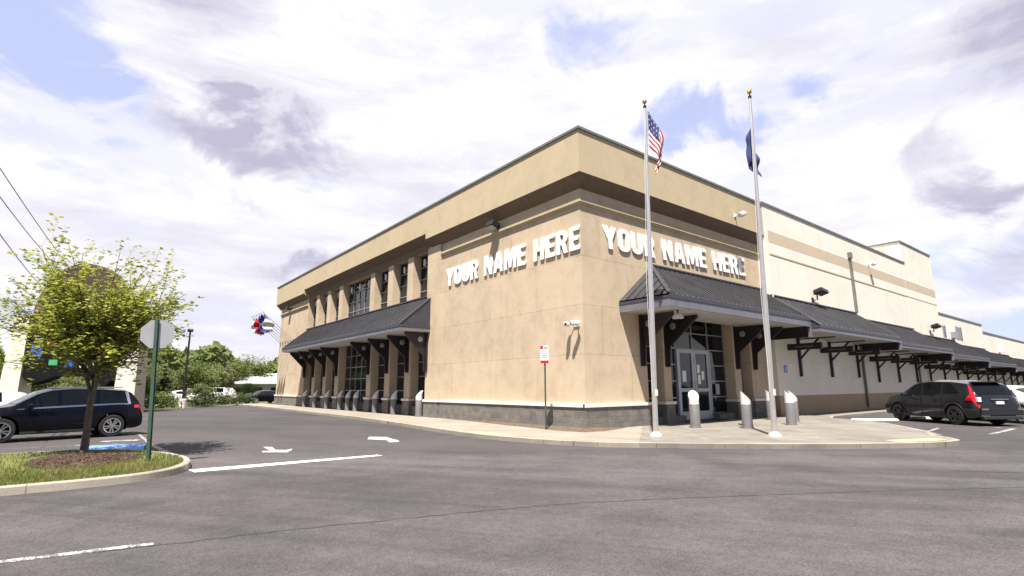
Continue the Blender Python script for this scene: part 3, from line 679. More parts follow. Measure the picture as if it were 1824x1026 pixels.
# ------------------------------------------------------------------ lettering
def circ(cx_, cy_, rx, ry, a0, a1, n=8): return [(cx_+rx*math.cos(math.radians(a0+(a1-a0)*i/n)), cy_+ry*math.sin(math.radians(a0+(a1-a0)*i/n))) for i in range(n+1)]
def rrect(x0, y0, x1, y1, r): return circ(x1-r, y0+r, r, r, -90, 0)+circ(x1-r, y1-r, r, r, 0, 90)+circ(x0+r, y1-r, r, r, 90, 180)+circ(x0+r, y0+r, r, r, 180, 270)
GL = {'Y': (.66, [[(0, 1), (.22, 1), (.33, .64), (.44, 1), (.66, 1), (.435, .42), (.435, 0), (.225, 0), (.225, .42)]]),
 'O': (.60, [rrect(0, 0, .6, 1, .24), rrect(.205, .17, .395, .83, .09)]),
 'U': (.60, [[(0, 1), (.205, 1), (.205, .28)]+circ(.3, .26, .095, .10, 180, 360)+[(.395, 1), (.6, 1), (.6, .26)]+circ(.3, .26, .3, .26, 0, -180)]),
 'R': (.60, [[(0, 0), (.205, 0), (.205, .38), (.29, .38), (.40, 0), (.62, 0), (.475, .44)]+circ(.38, .70, .215, .27, -60, 90)[0:]+[(.38, 1), (0, 1)], [(.205, .55), (.33, .55)]+circ(.32, .69, .075, .14, -80, 80)+[(.32, .83), (.205, .83)]]),
 'N': (.62, [[(0, 0), (.19, 0), (.19, .58), (.42, 0), (.62, 0), (.62, 1), (.43, 1), (.43, .45), (.21, 1), (0, 1)]]),
 'A': (.68, [[(0, 0), (.20, 0), (.235, .19), (.445, .19), (.48, 0), (.68, 0), (.46, 1), (.22, 1)], [(.265, .36), (.415, .36), (.34, .76)]]),
 'M': (.80, [[(0, 0), (.19, 0), (.19, .60), (.33, .06), (.47, .06), (.61, .60), (.61, 0), (.80, 0), (.80, 1), (.54, 1), (.40, .45), (.26, 1), (0, 1)]]),
 'E': (.52, [[(0, 0), (.52, 0), (.52, .17), (.205, .17), (.205, .42), (.46, .42), (.46, .59), (.205, .59), (.205, .83), (.51, .83), (.51, 1), (0, 1)]]),
 'H': (.62, [[(0, 0), (.205, 0), (.205, .41), (.415, .41), (.415, 0), (.62, 0), (.62, 1), (.415, 1), (.415, .58), (.205, .58), (.205, 1), (0, 1)]])}
def glyph(chh, parent, sx, h, off, face, depth=.05):
    """one channel letter, drawn as a filled curve and turned into a mesh"""
    cu = bpy.data.curves.new('g', 'CURVE'); cu.dimensions = '2D'; cu.fill_mode = 'BOTH'; cu.extrude = depth/2
    cu.resolution_u = 1
    for poly in GL[chh][1]:
        sp = cu.splines.new('POLY'); sp.points.add(len(poly)-1); sp.use_cyclic_u = True
        for i, (x, y) in enumerate(poly): sp.points[i].co = (x*sx, y*h, 0, 1)
    tmp = bpy.data.objects.new('g', cu); me = bpy.data.meshes.new_from_object(tmp); bpy.data.objects.remove(tmp); bpy.data.curves.remove(cu)
    me.name = 'letter'; me.materials.clear(); me.materials.append(WHITE)
    o = bpy.data.objects.new('letter', me); COL.objects.link(o); o.parent = parent
    o.location = off; o.rotation_euler = (PI/2, 0, 0)
    return o
def lettering(label, loc, rz, total, h, tilt=0.0):
    t = thing('sign_lettering', label, 'sign', loc, rz, 'white channel letter signs on the store walls')
    t.rotation_euler = (0, tilt, rz)
    s = 'YOUR NAME HERE'; wd = sum(GL[c][0] if c != ' ' else .30 for c in s)+.10*(len(s)-1); k_ = total/wd; x = 0
    for c in s:
        if c == ' ': x += (.30+.10)*k_; continue
        glyph(c, t, k_, h, (x, 0, 0), 'y'); x += (GL[c][0]+.10)*k_
    return t
lettering('white raised letters YOUR NAME HERE on the wall left of the building corner', (-.048, 9.92, 6.80), -PI/2, 9.9, .95)
lettering('white raised letters YOUR NAME HERE above the entrance canopy, right of the corner', (1.25, -.048, 7.04), 0, 11.1, .95, -.022)

# ------------------------------------------------------------------ wall hardware
def floodlight(label, x, y, z, face, s=1.0):
    t = thing('floodlight', label, 'floodlight', (x, y, z), 0 if face == 'y' else -PI/2, 'black floodlights on the walls')
    MB().box((-.09*s, -.04, -.12*s), (.09*s, -.0, .12*s)).beam((0, -.04, 0), (0, -.22*s, .02), .05, .05).build('arm', BRKT, t)
    Mx = Matrix.Rotation(-.35, 3, 'X')
    MB().cbox((0, -.34*s, -.02), (.52*s, .34*s, .24*s), Mx).build('lamp_head', BRKT, t, bevel=.02)
    MB().cbox((0, -.375*s, -.155*s), (.44*s, .28*s, .01), Mx).build('lens', MULL, t)
    return t
floodlight('black floodlight above the lettering on the left wall', -.003, 5.35, 9.05, 'x', 1.1)
floodlight('black floodlight under the parapet at the far left end of the store', -.003, 38.4, 9.0, 'x', 1.0)
def roof_flood(label, x, y, z, s):
    t = thing('floodlight', label, 'floodlight', (x, y, z), 0, 'black floodlights on the walls')
    MB().tube([(0, -.02, -.1), (0, -.3, -.1), (0, -.3, .3)], .045*s, 8).box((-.1, -.05, -.25), (.1, -.0, .05)).build('arm', BRKT, t)
    MB().cbox((.25*s, -.45, .38), (.95*s, .5, .22), Matrix.Rotation(.10, 3, 'Y') @ Matrix.Rotation(-.3, 3, 'X')).box((-.16, -.42, .2), (.16, -.16, .48)).build('lamp_head', BRKT, t, bevel=.02)
roof_flood('black floodlight on an arm over the first warehouse canopy', 19.3, WY-.004, 6.72, 1.0)
roof_flood('smaller black floodlight far down the warehouse wall beside the tower edge', 42.5, WY-.015, 6.2, 1.1)
def camera_pair():
    t = thing('security_camera', 'pair of white security cameras on the left wall near the corner', 'camera', (-.003, .34, 3.9), -PI/2, 'security cameras')
    MB().box((-.16, -.05, -.1), (.16, 0, .1)).build('mount', WHITEM, t, bevel=.01)
    for sx, rz in ((-.22, .5), (.22, -.5)):
        MB().tube([(sx*.5, -.04, 0), (sx, -.2, .0)], .025, 8).build('arm', WHITEM, t)
        Mx = Matrix.Rotation(rz, 3, 'Z')
        MB().lathe([(0, -.16), (.07, -.16), (.095, -.1), (.095, .14), (.06, .17), (0, .17)], 14, (sx, -.32, -.01), Mx @ Matrix.Rotation(PI/2, 3, 'X')).build('camera_body', WHITEM, t, smooth=40)
        MB().lathe([(0, .172), (.05, .172), (.05, .185), (0, .185)], 12, (sx, -.32, -.01), Mx @ Matrix.Rotation(PI/2, 3, 'X')).build('lens', BRKT, t)
camera_pair()
def camera_one(label, x, y, z, s=1.0, mt=WHITEM):
    t = thing('security_camera', label, 'camera', (x, y, z), 0, 'security cameras')
    MB().box((-.07*s, -.04, -.07*s), (.07*s, 0, .07*s)).tube([(0, -.03, 0), (0, -.22*s, -.03)], .03*s, 8).build('mount', mt, t)
    MB().lathe([(0, -.2*s), (.09*s, -.2*s), (.11*s, -.12*s), (.11*s, .16*s), (.08*s, .2*s), (0, .2*s)], 14, (0, -.3*s, -.02), Matrix.Rotation(1.2, 3, 'Y')).build('camera_body', mt, t, smooth=40)
camera_one('single white security camera on the parapet above the entrance lettering', 11.0, -FX-.003, 10.25, 1.3)
camera_one('small pale camera on the beige stripe of the warehouse wall', 29.6, WY-.015, 10.3, 1.2, LEDGE)
# wall sconces under the upper windows heads
wn = ['beside the corner block', 'second from the corner block', 'third from the corner block', 'right end of the wide window', 'in the middle of the wide window', 'left end of the wide window', 'just past the wide middle window', 'second past the wide window', 'nearest the far end block']
for i, y in enumerate((12.95, 15.5, 18.2, 20.9, 22.5, 24.1, 26.8, 29.4, 32.1)):
    t = thing('wall_sconce', 'small white cylinder wall light by an upper window, '+wn[i], 'wall light', (.3, y, 8.75), 0, 'white cylinder lights over the upper windows')
    MB().lathe([(0, .2), (.07, .2), (.08, .17), (.08, -.17), (.07, -.2), (0, -.2)], 12).build('cylinder_shade', WHITEM, t, smooth=40)
    MB().box((.07, -.03, -.05), (.235, .03, .05)).build('mount', WHITEM, t)

# ------------------------------------------------------------------ bollards with sloping tops
def bollard():
    t = thing('bollard', '', 'bollard', (0, 0, 0), 0, 'grey bollards with sloping tops')
    n = 20; R0 = .19; m = MB(); vs = []
    def top(a): return 1.06+.26*(-math.cos(a))*.5
    prof = []
    for z in (0.0, .05, .055, .85, .87):
        r = {0.0: .215, .05: .215, .055: R0, .85: R0, .87: R0*.96}[z]
        vs += [(r*math.cos(2*PI*k/n), r*math.sin(2*PI*k/n), z) for k in range(n)]
    fs = [(i*n+k, i*n+(k+1) % n, (i+1)*n+(k+1) % n, (i+1)*n+k) for i in range(4) for k in range(n)]
    m.add(vs, fs); m.build('post', BOLL, t, smooth=35)
    c = MB(); vs = []
    for r, f in ((R0*.97, 0), (R0*.97, 1), (0, 2)):
        for k in range(n):
            a = 2*PI*k/n; z = .872 if f == 0 else (1.19+.20*math.cos(a) if f == 1 else 1.19+.0)
            vs.append((r*math.cos(a), r*math.sin(a), z))
    c.add(vs, [(i*n+k, i*n+(k+1) % n, (i+1)*n+(k+1) % n, (i+1)*n+k) for i in range(2) for k in range(n)]); c.build('sloping_cap', [BOLLT], t, smooth=35)
    return t
b0 = bollard(); first = True
def put_bollard(x, y, rz, lab):
    global first
    o = b0 if first else copy_tree(b0); first = False
    o.location = (x, y, .002); o.rotation_euler.z = rz; o['label'] = lab; return o
put_bollard(3.83, -1.99, PI/4, 'bollard in front of the entrance double doors')
put_bollard(5.02, -3.41, 2.2, 'bollard between the doors and the right flagpole')
put_bollard(7.95, -3.68, 2.2, 'large bollard just right of the right flagpole')
put_bollard(10.2, -2.8, 2.2, 'bollard half hidden behind the one right of the flagpole')
put_bollard(10.6, -1.6, 2.2, 'bollard standing just behind the right flagpole')
for i, (y, lab) in enumerate(((12.25, 'bollard in the sun, nearest the corner block on the left side'), (15.3, 'second bollard from the corner block, between the first two piers'), (17.9, 'third bollard from the corner block in the colonnade'),
                (21.0, 'right one of the three bollards before the wide window'), (22.4, 'middle one of the three bollards before the wide window'), (23.9, 'left one of the three bollards before the wide window'), (26.6, 'bollard just beyond the wide window'), (29.3, 'second last bollard of the colonnade'), (31.9, 'farthest bollard of the colonnade, beside the end block'))):
    put_bollard(-.22, y, 0, lab)

# ------------------------------------------------------------------ flagpoles and flags
def flagpole(label, base, top, r0=.085, r1=.045):
    t = thing('flagpole', label, 'flagpole', base, 0, 'tall aluminium flagpoles by the entrance')
    d = Vector(top)-Vector(base); n = 8
    MB().tube([d*(i/n) for i in range(n+1)], [r0+(r1-r0)*max(0, (i/n-.3)/.7) for i in range(n+1)], 14).build('pole', ALU, t, smooth=40)
    MB().lathe([(.19, 0), (.19, .05), (.12, .09), (.10, .13)], 20).build('base_collar', WHITEM, t, smooth=30)
    MB().lathe([(.055, -.04), (.06, .05), (.02, .07), (.02, .14)], 12, tuple(d)).build('truck', BRKT, t)
    MB().lathe([(0, -.085)]+[(.085*math.cos(a), .085*math.sin(a)) for a in [math.radians(x) for x in range(-70, 90, 20)]]+[(0, .085)], 14, tuple(d+Vector((0, 0, .21)))).build('ball', GOLD, t, smooth=60)
    MB().box((-.03, -r0-.06, 1.25), (.03, -r0, 1.45)).build('cleat', WHITEM, t)
    MB().tube([(-.10, -.03, 1.35), (-.09, -.02, 5), tuple(d+Vector((-.06, -.01, -.05)))], .007, 4).build('halyard', WHITEM, t)
    return t
flagpole('left aluminium flagpole at the entrance, flying the striped flag', (-.13, -3.13, .003), (.02, -3.29, 11.30))
flagpole('right aluminium flagpole at the entrance, with the dark blue flag', (2.64, -5.55, .003), (2.73, -5.74, 11.52))
FR = mat('red flag cloth', (.36, .008, .02), .85, var=.1); FW = mat('white flag cloth', (.62, .60, .61), .85, var=.05); FB = mat('navy flag cloth', (.028, .035, .13), .85, var=.15)
BLUEF = mat('blue flag cloth', (.03, .05, .28), .85, var=.15)
def cloth(name, label, loc, rz, H, L, fn, mf, mats, nu=44, nv=26, group=None):
    m = MB(); vs = []
    for i in range(nu+1):
        for j in range(nv+1): vs.append(fn(i/nu, j/nv))
    fs = []; mi = []
    for i in range(nu):
        for j in range(nv): fs.append((i*(nv+1)+j, (i+1)*(nv+1)+j, (i+1)*(nv+1)+j+1, i*(nv+1)+j+1)); mi.append(mf((i+.5)/nu, (j+.5)/nv))
    m.add(vs, fs); m.mi = mi
    o = m.build(name, mats, None, smooth=80); o.location = loc; o.rotation_euler.z = rz; tag(o, label, 'flag', group)
    s = o.modifiers.new('thick', 'SOLIDIFY'); s.thickness = .006
    return o
# s: along the fly (0 at the pole), t: down the hoist. A limp flag: the fly falls, folded
def limp(s, t, H=1.35, L=1.95, out=.46):
    z = -t*H*.92 - s*L*(.80-.30*t) ; x = .05+out*math.sin(min(1, s*1.3)*PI*.5)-.36*s*s*t-.06*s
    y = .09*math.sin(s*9+t*2.2)*min(1, s*3)+.05*math.sin(s*17-t*5)*s
    x += .05*math.sin(t*11+s*4)*s
    return (x*1.15, y, z*1.12)
def usm(s, t):
    if s < .40 and t < 7/13: return 2 if not (int(s*44) % 4 == 1 and int(t*26) % 4 == 1) else 1
    return 0 if int(t*13) % 2 == 0 else 1
cloth('flag', 'red and white striped flag with a navy canton hanging limp on the left pole', (.06, -3.3, 11.18), -.65, 1.2, 1.9, limp, usm, [FR, FW, FB], group=None)
def limp2(s, t):
    z = -t*1.25-s*1.35*(1-.3*t); x = -.02+.24*math.sin(s*6.5+1.2)*(.3+s*.7)+.03*math.sin(t*8); y = .09+.10*s+.05*math.sin(t*9+s*9)*s
    return (x, y, z*.98)
cloth('flag', 'navy blue flag hanging limp behind the right pole', (2.72, -5.70, 10.75), -.72, 1.2, 1.9, limp2, lambda s, t: 0, [FB])
# cluster of slanted poles with small flags at the far left end
ORF = mat('orange flag cloth', (.65, .22, .05), .85); GRF = mat('grey flag cloth', (.45, .45, .47), .85)
names = [('white', FW), ('red', FR), ('orange', ORF), ('blue', BLUEF), ('navy', FB), ('pale grey', GRF)]
for i in range(6):
    y = 41.2-i*.85; t = thing('wall_flagpole', 'slanted wall pole carrying the %s flag, at the far left end of the store' % names[i][0], 'flagpole', (-.003, y, 5.85), 0, 'slanted poles at the end of the left wall')
    MB().tube([(0, 0, 0), (-2.7, .35, 2.45)], [.035, .025], 8).build('pole', ALU, t, smooth=40)
    MB().box((-.08, -.08, -.12), (0, .08, .12)).build('socket', COPE, t)
    MB().lathe([(0, -.05), (.045, -.03), (.05, 0), (.04, .04), (0, .06)], 10, (-2.73, .353, 2.48)).build('ball', GOLD, t)
    if i in (0, 1, 3, 4, 5):
        def fn(s, t_, i=i):
            return (-2.65+.85*t_*(1)+.10*math.sin(s*8+i), .34-.1*t_+.10*math.sin(s*11+t_*4+i), 2.40-.78*t_-s*(1.45-.55*t_))
        cloth('flag', '%s flag drooping from a slanted wall pole, far left end' % names[i][0], (-.003, y, 5.85), 0, 1, 1, fn, lambda s, t: 0, [names[i][1]], 14, 10, 'small flags on the slanted wall poles')

# ------------------------------------------------------------------ street signs
t = thing('no_parking_sign', 'white sign with red bands on a thin post before the corner wall', 'sign', (-.98, 1.12, .0), 0)
MB().tube([(0, 0, -.1), (0, 0, 2.95)], .032, 8).build('post', GREENP, t)
ps = MB().box((-.19, -.02, 0), (.19, 0, .78)); pp = ps.build('sign_panel', WHITE, t, bevel=.01); pp.scale = (.80, 1, .86); pp.location = (-.035, -.02, 2.42); pp.rotation_euler.z = -.75
MB().box((-.188, -.026, .004), (.188, -.0205, .13)).build('red_band', RED, pp)
MB().box((-.188, -.026, .62), (-.06, -.0205, .775)).build('red_band', RED, pp)
gx = MB()
for z in (.25, .33, .41, .49): gx.box((-.13, -.026, z), (.13, -.0205, z+.025))
for z in (.62, .68): gx.box((-.03, -.026, z), (.16, -.0205, z+.03))
gx.build('lettering', RED, pp)
t = thing('stop_sign', 'octagonal stop sign seen from behind on a green post at the island tip', 'sign', (-13.18, .55, -.02), 0); t.rotation_euler = (0, -.045, 0)
MB().box((-.028, -.05, -.05), (.028, 0, 3.12)).box((-.05, -.006, -.05), (-.028, 0, 3.12)).box((.028, -.006, -.05), (.05, 0, 3.12)).build('post', GREENP, t).rotation_euler.z = -.38
pr = .345; op = [(pr*math.cos(PI/8+k*PI/4), pr*math.sin(PI/8+k*PI/4)) for k in range(8)]
o = MB().prism(op, 0, .004, 'y').build('octagon_plate', SIGNB, t); o.location = (.02, .012, 2.79); o.rotation_euler = (0, 0, -.02)
o2 = MB().prism([(x*.97, z*.97) for x, z in op], .0045, .007, 'y').build('red_face', RED, o)
bb = MB()
for z in (-.28, .26): bb.lathe([(0, -.006), (.018, -.006), (.018, .0)], 8, (0, -.002, z), Matrix.Rotation(PI/2, 3, 'X'))
bb.build('bolts', MULL, o)
# lamp post
t = thing('lamp_post', 'dark lamp post on a concrete footing at the edge of the far lot', 'lamp post', (-7.9, 40.3, RZ), 0)
MB().lathe([(.3, 0), (.3, .75), (.27, .8)], 16).build('footing', LEDGE, t)
MB().tube([(0, 0, .8), (0, 0, 6.6)], [.10, .075], 10).build('pole', BRKT, t, smooth=40)
MB().box((-.22, -.16, 6.6), (.22, .16, 6.85)).build('lamp_head', BRKT, t, bevel=.03)
# ------------------------------------------------------------------ monument sign
MON = mat('cream pylon panel', (.58, .53, .47), .8, var=.06); BRN = mat('dark brown sign face', (.055, .032, .028), .7, var=.2); BLK = mat('black sign frame', (.008, .008, .009), .9, var=.2, spec=.1)
A = Vector((-18.7, 40.0, RZ)); Bv = Vector((-12.05, 33.6, RZ)); dd = (Bv-A); rzm = math.atan2(dd.y, dd.x); Wd = dd.length
t = thing('pylon_sign', 'big roadside pylon sign with arched brown top between two cream pillars', 'sign', tuple(A), rzm)
for x, lw in ((0, .0), (Wd, 0)):
    m = MB(); s = 1 if x == 0 else -1
    m.add([(x-.85, -.5, 0), (x+.85, -.5, 0), (x+.85, .5, 0), (x-.85, .5, 0), (x-.55, -.4, 7.1), (x+.75*1, -.4, 7.1), (x+.75, .4, 7.1), (x-.55, .4, 7.1)] if s == 1 else
          [(x-.85, -.5, 0), (x+.85, -.5, 0), (x+.85, .5, 0), (x-.85, .5, 0), (x-.75, -.4, 7.1), (x+.55, -.4, 7.1), (x+.55, .4, 7.1), (x-.75, .4, 7.1)],
          [(3, 2, 1, 0), (4, 5, 6, 7), (0, 1, 5, 4), (1, 2, 6, 5), (2, 3, 7, 6), (3, 0, 4, 7)]); m.build('pillar', MON, t)
arc = [(.95, 6.3)]+[(Wd/2-1*math.cos(math.radians(a))*(Wd/2-1.0), 7.0+math.sin(math.radians(a))*4.0) for a in range(0, 181, 12)]+[(Wd-.95, 6.3)]
MB().prism(arc, -.45, .45, 'y').build('arched_panel', BRN, t)
MB().prism([(.9, 2.6), (1.6, 2.0), (Wd/2-1, 2.6), (Wd/2+1, 2.6), (Wd-1.6, 1.9), (Wd-.9, 2.6), (Wd-.9, 6.28), (.9, 6.28)], -.4, .4, 'y').build('sign_board', BLK, t)
cols = [('blue', (.03, .10, .45)), ('red', (.45, .03, .03)), ('green', (.05, .30, .12)), ('white', (.7, .7, .7)), ('orange', (.6, .2, .04))]
rnd = random.Random(4)
for i, (x, z, w_, h_, c) in enumerate([(1.3, 4.0, .9, .9, 0), (2.9, 3.4, .7, .4, 2), (3.9, 4.7, 2.6, .6, 1), (2.5, 4.8, .8, .5, 4), (5.4, 3.2, 1.1, .4, 3), (1.5, 5.3, 1.6, .35, 3), (6.7, 4.0, .7, .5, 0), (4.2, 3.2, .7, .45, 0)]):
    MB().box((x, -.43, z), (x+w_, -.402, z+h_)).build('tenant_panel', mat('panel '+cols[c][0], cols[c][1], .6), t)

# ------------------------------------------------------------------ vehicles
def lerp_tab(tab, x):
    if x <= tab[0][0]: return tab[0][1]
    for (x0, a), (x1, b) in zip(tab[:-1], tab[1:]):
        if x <= x1: return a+(b-a)*(x-x0)/(x1-x0)
    return tab[-1][1]
class Car:
    """lofted car body; x forward, y to the left, z up; wheels stand on z=0"""
    def __init__(s, L, W, H, wb, rw, top, belt, wid, xr, xf, roofw=.74, sill=.27):
        s.L, s.W, s.H, s.wb, s.rw = L, W, H, wb, rw; s.top, s.belt, s.wid = top, belt, wid; s.xr, s.xf = xr, xf; s.roofw = roofw; s.sill = sill
    def sec(s, x):
        hw = s.W/2*lerp_tab(s.wid, x); zt = lerp_tab(s.top, x); zb = min(lerp_tab(s.belt, x), zt-.03); g = max(0, min(1, (zt-zb)/(s.H-1.0)))
        endf = max(0, (abs(x)-(s.L/2-.35))/.35); sill = s.sill+.10*endf**2
        a = 0.0; Ra = s.rw*1.17
        for xc in (s.xr, s.xf):
            if abs(x-xc) < Ra: a = max(a, s.rw+math.sqrt(Ra*Ra-(x-xc)**2)-.02)
        z0 = max(sill, a); z1 = max(sill+.13, a+.015); z2 = max(.62, a+.05); z3 = max(zb-.12, z2+.02)
        rw_ = hw*(s.roofw*g+.86*(1-g))
        zs = zt-.05*g-.02
        return [(hw*.93, z0), (hw*.985, z1), (hw, z2), (hw*.985, min(z3, zb-.01)), (hw*.93, zb), (rw_, max(zs, zb+.004)), (rw_*.62, max(zt-.012*g, zb+.01)), (0, zt+.006)]
    def P(s, x, t):
        """point on the section; t in 0..7 runs from sill to roof centre, 7..14 down the other side"""
        sg = 1 if t <= 7 else -1; t = t if t <= 7 else 14-t
        q_ = s.sec(x); i = min(6, int(t)); f = t-i
        return Vector((x, sg*(q_[i][0]*(1-f)+q_[i+1][0]*f), q_[i][1]*(1-f)+q_[i+1][1]*f))
    def patch(s, xa, xb, t0, t1, off=.006, nx=10, nt=4, slant=None):
        m = MB(); vs = []
        for j in range(nt+1):
            t = t0+(t1-t0)*j/nt
            a = xa if not callable(xa) else xa(j/nt); b = xb if not callable(xb) else xb(j/nt)
            for i in range(nx+1):
                x = a+(b-a)*i/nx; e = .01; p = s.P(x, t); dx = s.P(x+e, t)-s.P(x-e, t); dt = s.P(x, min(14, t+e))-s.P(x, max(0, t-e)); n = dx.cross(dt)
                if n.length < 1e-9: n = Vector((0, 0, 1))
                n.normalize()
                if n.dot(p-Vector((x*.8, 0, .7))) < 0: n = -n
                vs.append(p+n*off)
        m.add(vs, [(j*(nx+1)+i, j*(nx+1)+i+1, (j+1)*(nx+1)+i+1, (j+1)*(nx+1)+i) for j in range(nt) for i in range(nx)]); return m
def build_car(car, label, paintm, loc, rz, scale=1.0, group='parked cars', spokes=5, rimm=None, small=False, glassm=None):
    t = thing('parked_car', label, 'car', loc, rz, group); t.scale = (scale,)*3
    glassm = glassm or GLASS
    xs = set()
    n = 60
    for i in range(n+1): xs.add(round(-car.L/2+.001+(car.L-.002)*i/n, 3))
    for xc in (car.xr, car.xf):
        for a in range(-90, 91, 10): xs.add(round(xc+car.rw*1.17*.999*math.sin(math.radians(a)), 3))
    for k_, _ in car.top: xs.add(round(max(-car.L/2+.001, min(car.L/2-.001, k_)), 3))
    xs = sorted(xs); m = MB(); vs = []; K = 15
    for x in xs:
        for k_ in range(K): vs.append(car.P(x, k_))
    m.add(vs, [(i*K+k_, i*K+k_+1, (i+1)*K+k_+1, (i+1)*K+k_) for i in range(len(xs)-1) for k_ in range(K-1)]+[tuple(range(K)), tuple(range((len(xs)-1)*K, len(xs)*K))[::-1]])
    m.build('body', paintm, t, smooth=32)
    MB().box((car.xr-car.rw*1.3, -car.W/2+.27, .22), (car.xf+car.rw*1.3, car.W/2-.27, .55)).box((-car.L/2+.2, -car.W/2+.2, car.sill+.02), (car.L/2-.2, car.W/2-.2, .6)).build('underbody', BLK, t)
    for sg in (1, -1):
        for xc in (car.xr, car.xf):
            Mw = Matrix.Rotation(-PI/2*sg, 3, 'X'); c = (xc, sg*(car.W/2*.985-.235), car.rw); r = car.rw
            wh_ = bpy.data.objects.new('wheel', None)
            wm_ = MB().lathe([(r*.66, .235), (r*.93, .235), (r*.985, .21), (r, .17), (r, .03), (r*.97, 0), (r*.6, 0)], 30, c, Mw, cap=False)
            wh_ = wm_.build('wheel', TYRE, t, smooth=30)
            rm = MB().lathe([(0, .15), (r*.62, .12), (r*.62, .16)], 30, c, Mw); rm.build('brake_disc', BLK, wh_)
            rr = MB().lathe([(r*.60, .20), (r*.60, .235), (r*.68, .243), (r*.68, .20)], 30, c, Mw, cap=False).lathe([(0, .245), (r*.12, .24), (r*.14, .2)], 12, c, Mw)
            for k_ in range(spokes):
                a = 2*PI*k_/spokes+.3; d1 = Vector((math.cos(a), math.sin(a), 0)); d2 = Vector((-math.sin(a), math.cos(a), 0))
                for off in ((-.06, .06) if spokes < 8 else (0,)):
                    p = d1*r*.12+d2*off*r*.6; q2 = d1*r*.62+d2*off*r*2.2; vs = []
                    for z in (.205, .232):
                        for a_, b_ in ((p, .028), (q2, .03)): vs += [a_+d2*b_*.8+Vector((0, 0, z)), a_-d2*b_*.8+Vector((0, 0, z))]
                    vs = [Mw @ v+Vector(c) for v in vs]
                    rr.add(vs, [(0, 1, 3, 2), (4, 6, 7, 5), (0, 2, 6, 4), (1, 5, 7, 3), (0, 4, 5, 1), (2, 3, 7, 6)])
            rr.build('rim', rimm or ALU, wh_)
    return t
def side_glass(car, t, spans, glassm=GLASS):
    for sg in (0, 1):
        for xa, xb in spans:
            t0, t1 = (4.10, 4.93) if sg == 0 else (9.90, 9.07)
            car.patch(xa, xb, t0, t1, .005, 8, 3).build('window', glassm, t)
CARGLASS = mat('tinted car glass', (.006, .007, .009), .04, 0, var=.2, spec=.35)
CHROME = mat('bright chrome strip', (.75, .75, .76), .12, 1.0, var=.03)
BLACKP = mat('black car paint', (.0025, .0025, .006), .2, 0, var=.1, coat=.12, spec=.25)
GREYP = mat('dark grey car paint', (.016, .017, .022), .22, .2, var=.12, coat=.7)
WHITEP = mat('white car paint', (.78, .78, .78), .3, 0, var=.03, coat=.8)
TAILR = mat('red tail lamp', (.50, .006, .02), .15, 0, var=.1, coat=.6)
DGREY = mat('black bumper plastic', (.02, .02, .022), .7, var=.2)
# black SUV, facing left
c1 = Car(4.9, 1.94, 1.74, 2.93, .385,
    [(-2.45, .78), (-2.42, 1.02), (-2.36, 1.14), (-2.05, 1.56), (-1.85, 1.655), (-1.2, 1.72), (-.3, 1.745), (.25, 1.70), (.55, 1.60), (1.15, 1.20), (1.28, 1.155), (1.9, 1.09), (2.25, .99), (2.40, .84), (2.45, .70)],
    [(-2.45, .70), (-2.3, 1.10), (-1.6, 1.12), (0, 1.06), (1.2, 1.02), (2.2, .90), (2.45, .66)],
    [(-2.45, .84), (-2.3, .93), (-1.9, .98), (-1, 1.0), (1.2, 1.0), (1.9, .97), (2.25, .88), (2.4, .78), (2.45, .70)], -1.50, 1.43)
hd1 = math.atan2(9.66-10.28, -16.34+13.58); R1 = Matrix.Rotation(hd1, 3, 'Z')
rear_l = Vector((-1.50, .95, 0)); pos = Vector((-13.58, 10.28, RZ))-R1 @ rear_l
bmw = build_car(c1, 'black SUV parked side-on behind the tree island', BLACKP, tuple(pos), hd1, 1.0, spokes=5, rimm=CHROME)
side_glass(c1, bmw, [(.08, lambda f: 1.02-.46*f), (-.98, .0), (lambda f: -1.92+.12*f, -1.06)], CARGLASS)
c1.patch(.60, 1.13, 5.15, 8.85, .006, 8, 10).build('windscreen', CARGLASS, bmw)
c1.patch(-2.33, -2.02, 5.3, 8.7, .006, 6, 10).build('rear_window', CARGLASS, bmw)
for sg in (1, -1):
    T = lambda tt: tt if sg == 1 else 14-tt
    c1.patch(-1.95, 1.10, T(4.0), T(4.09), .010, 24, 1).build('chrome_strip', CHROME, bmw)
    c1.patch(lambda f: -2.02+.10*f, lambda f: -1.93+.12*f, T(4.05), T(4.97), .010, 2, 6).build('chrome_strip', CHROME, bmw)
    c1.patch(-2.43, -2.12, T(3.05), T(3.9), .010, 6, 4).build('tail_lamp', TAILR, bmw)
    c1.patch(2.08, 2.40, T(3.1), T(3.9), .010, 6, 4).build('headlight', CHROME, bmw)
    MB().box((-1.75, sg*.66-.02, 1.715), (.15, sg*.66+.02, 1.75)).build('roof_rail', CHROME, bmw, bevel=.01)
    MB().box((.72, sg*.98, 1.05), (.90, sg*1.17, 1.20)).build('mirror', BLACKP, bmw, bevel=.03)
    for hx in (-.75, .28): MB().box((hx-.12, sg*.965, .93), (hx+.1, sg*.995, .965)).build('door_handle', BLACKP, bmw, bevel=.008)
    for sx in (-.97, .06): MB().box((sx-.004, sg*.958-.01, .35), (sx+.004, sg*.962+.012, 1.02)).build('door_seam', BLK, bmw)
    MB().box((-1.0, sg*.93-.03, .26), (.95, sg*.93+.03, .33)).build('side_sill', DGREY, bmw)
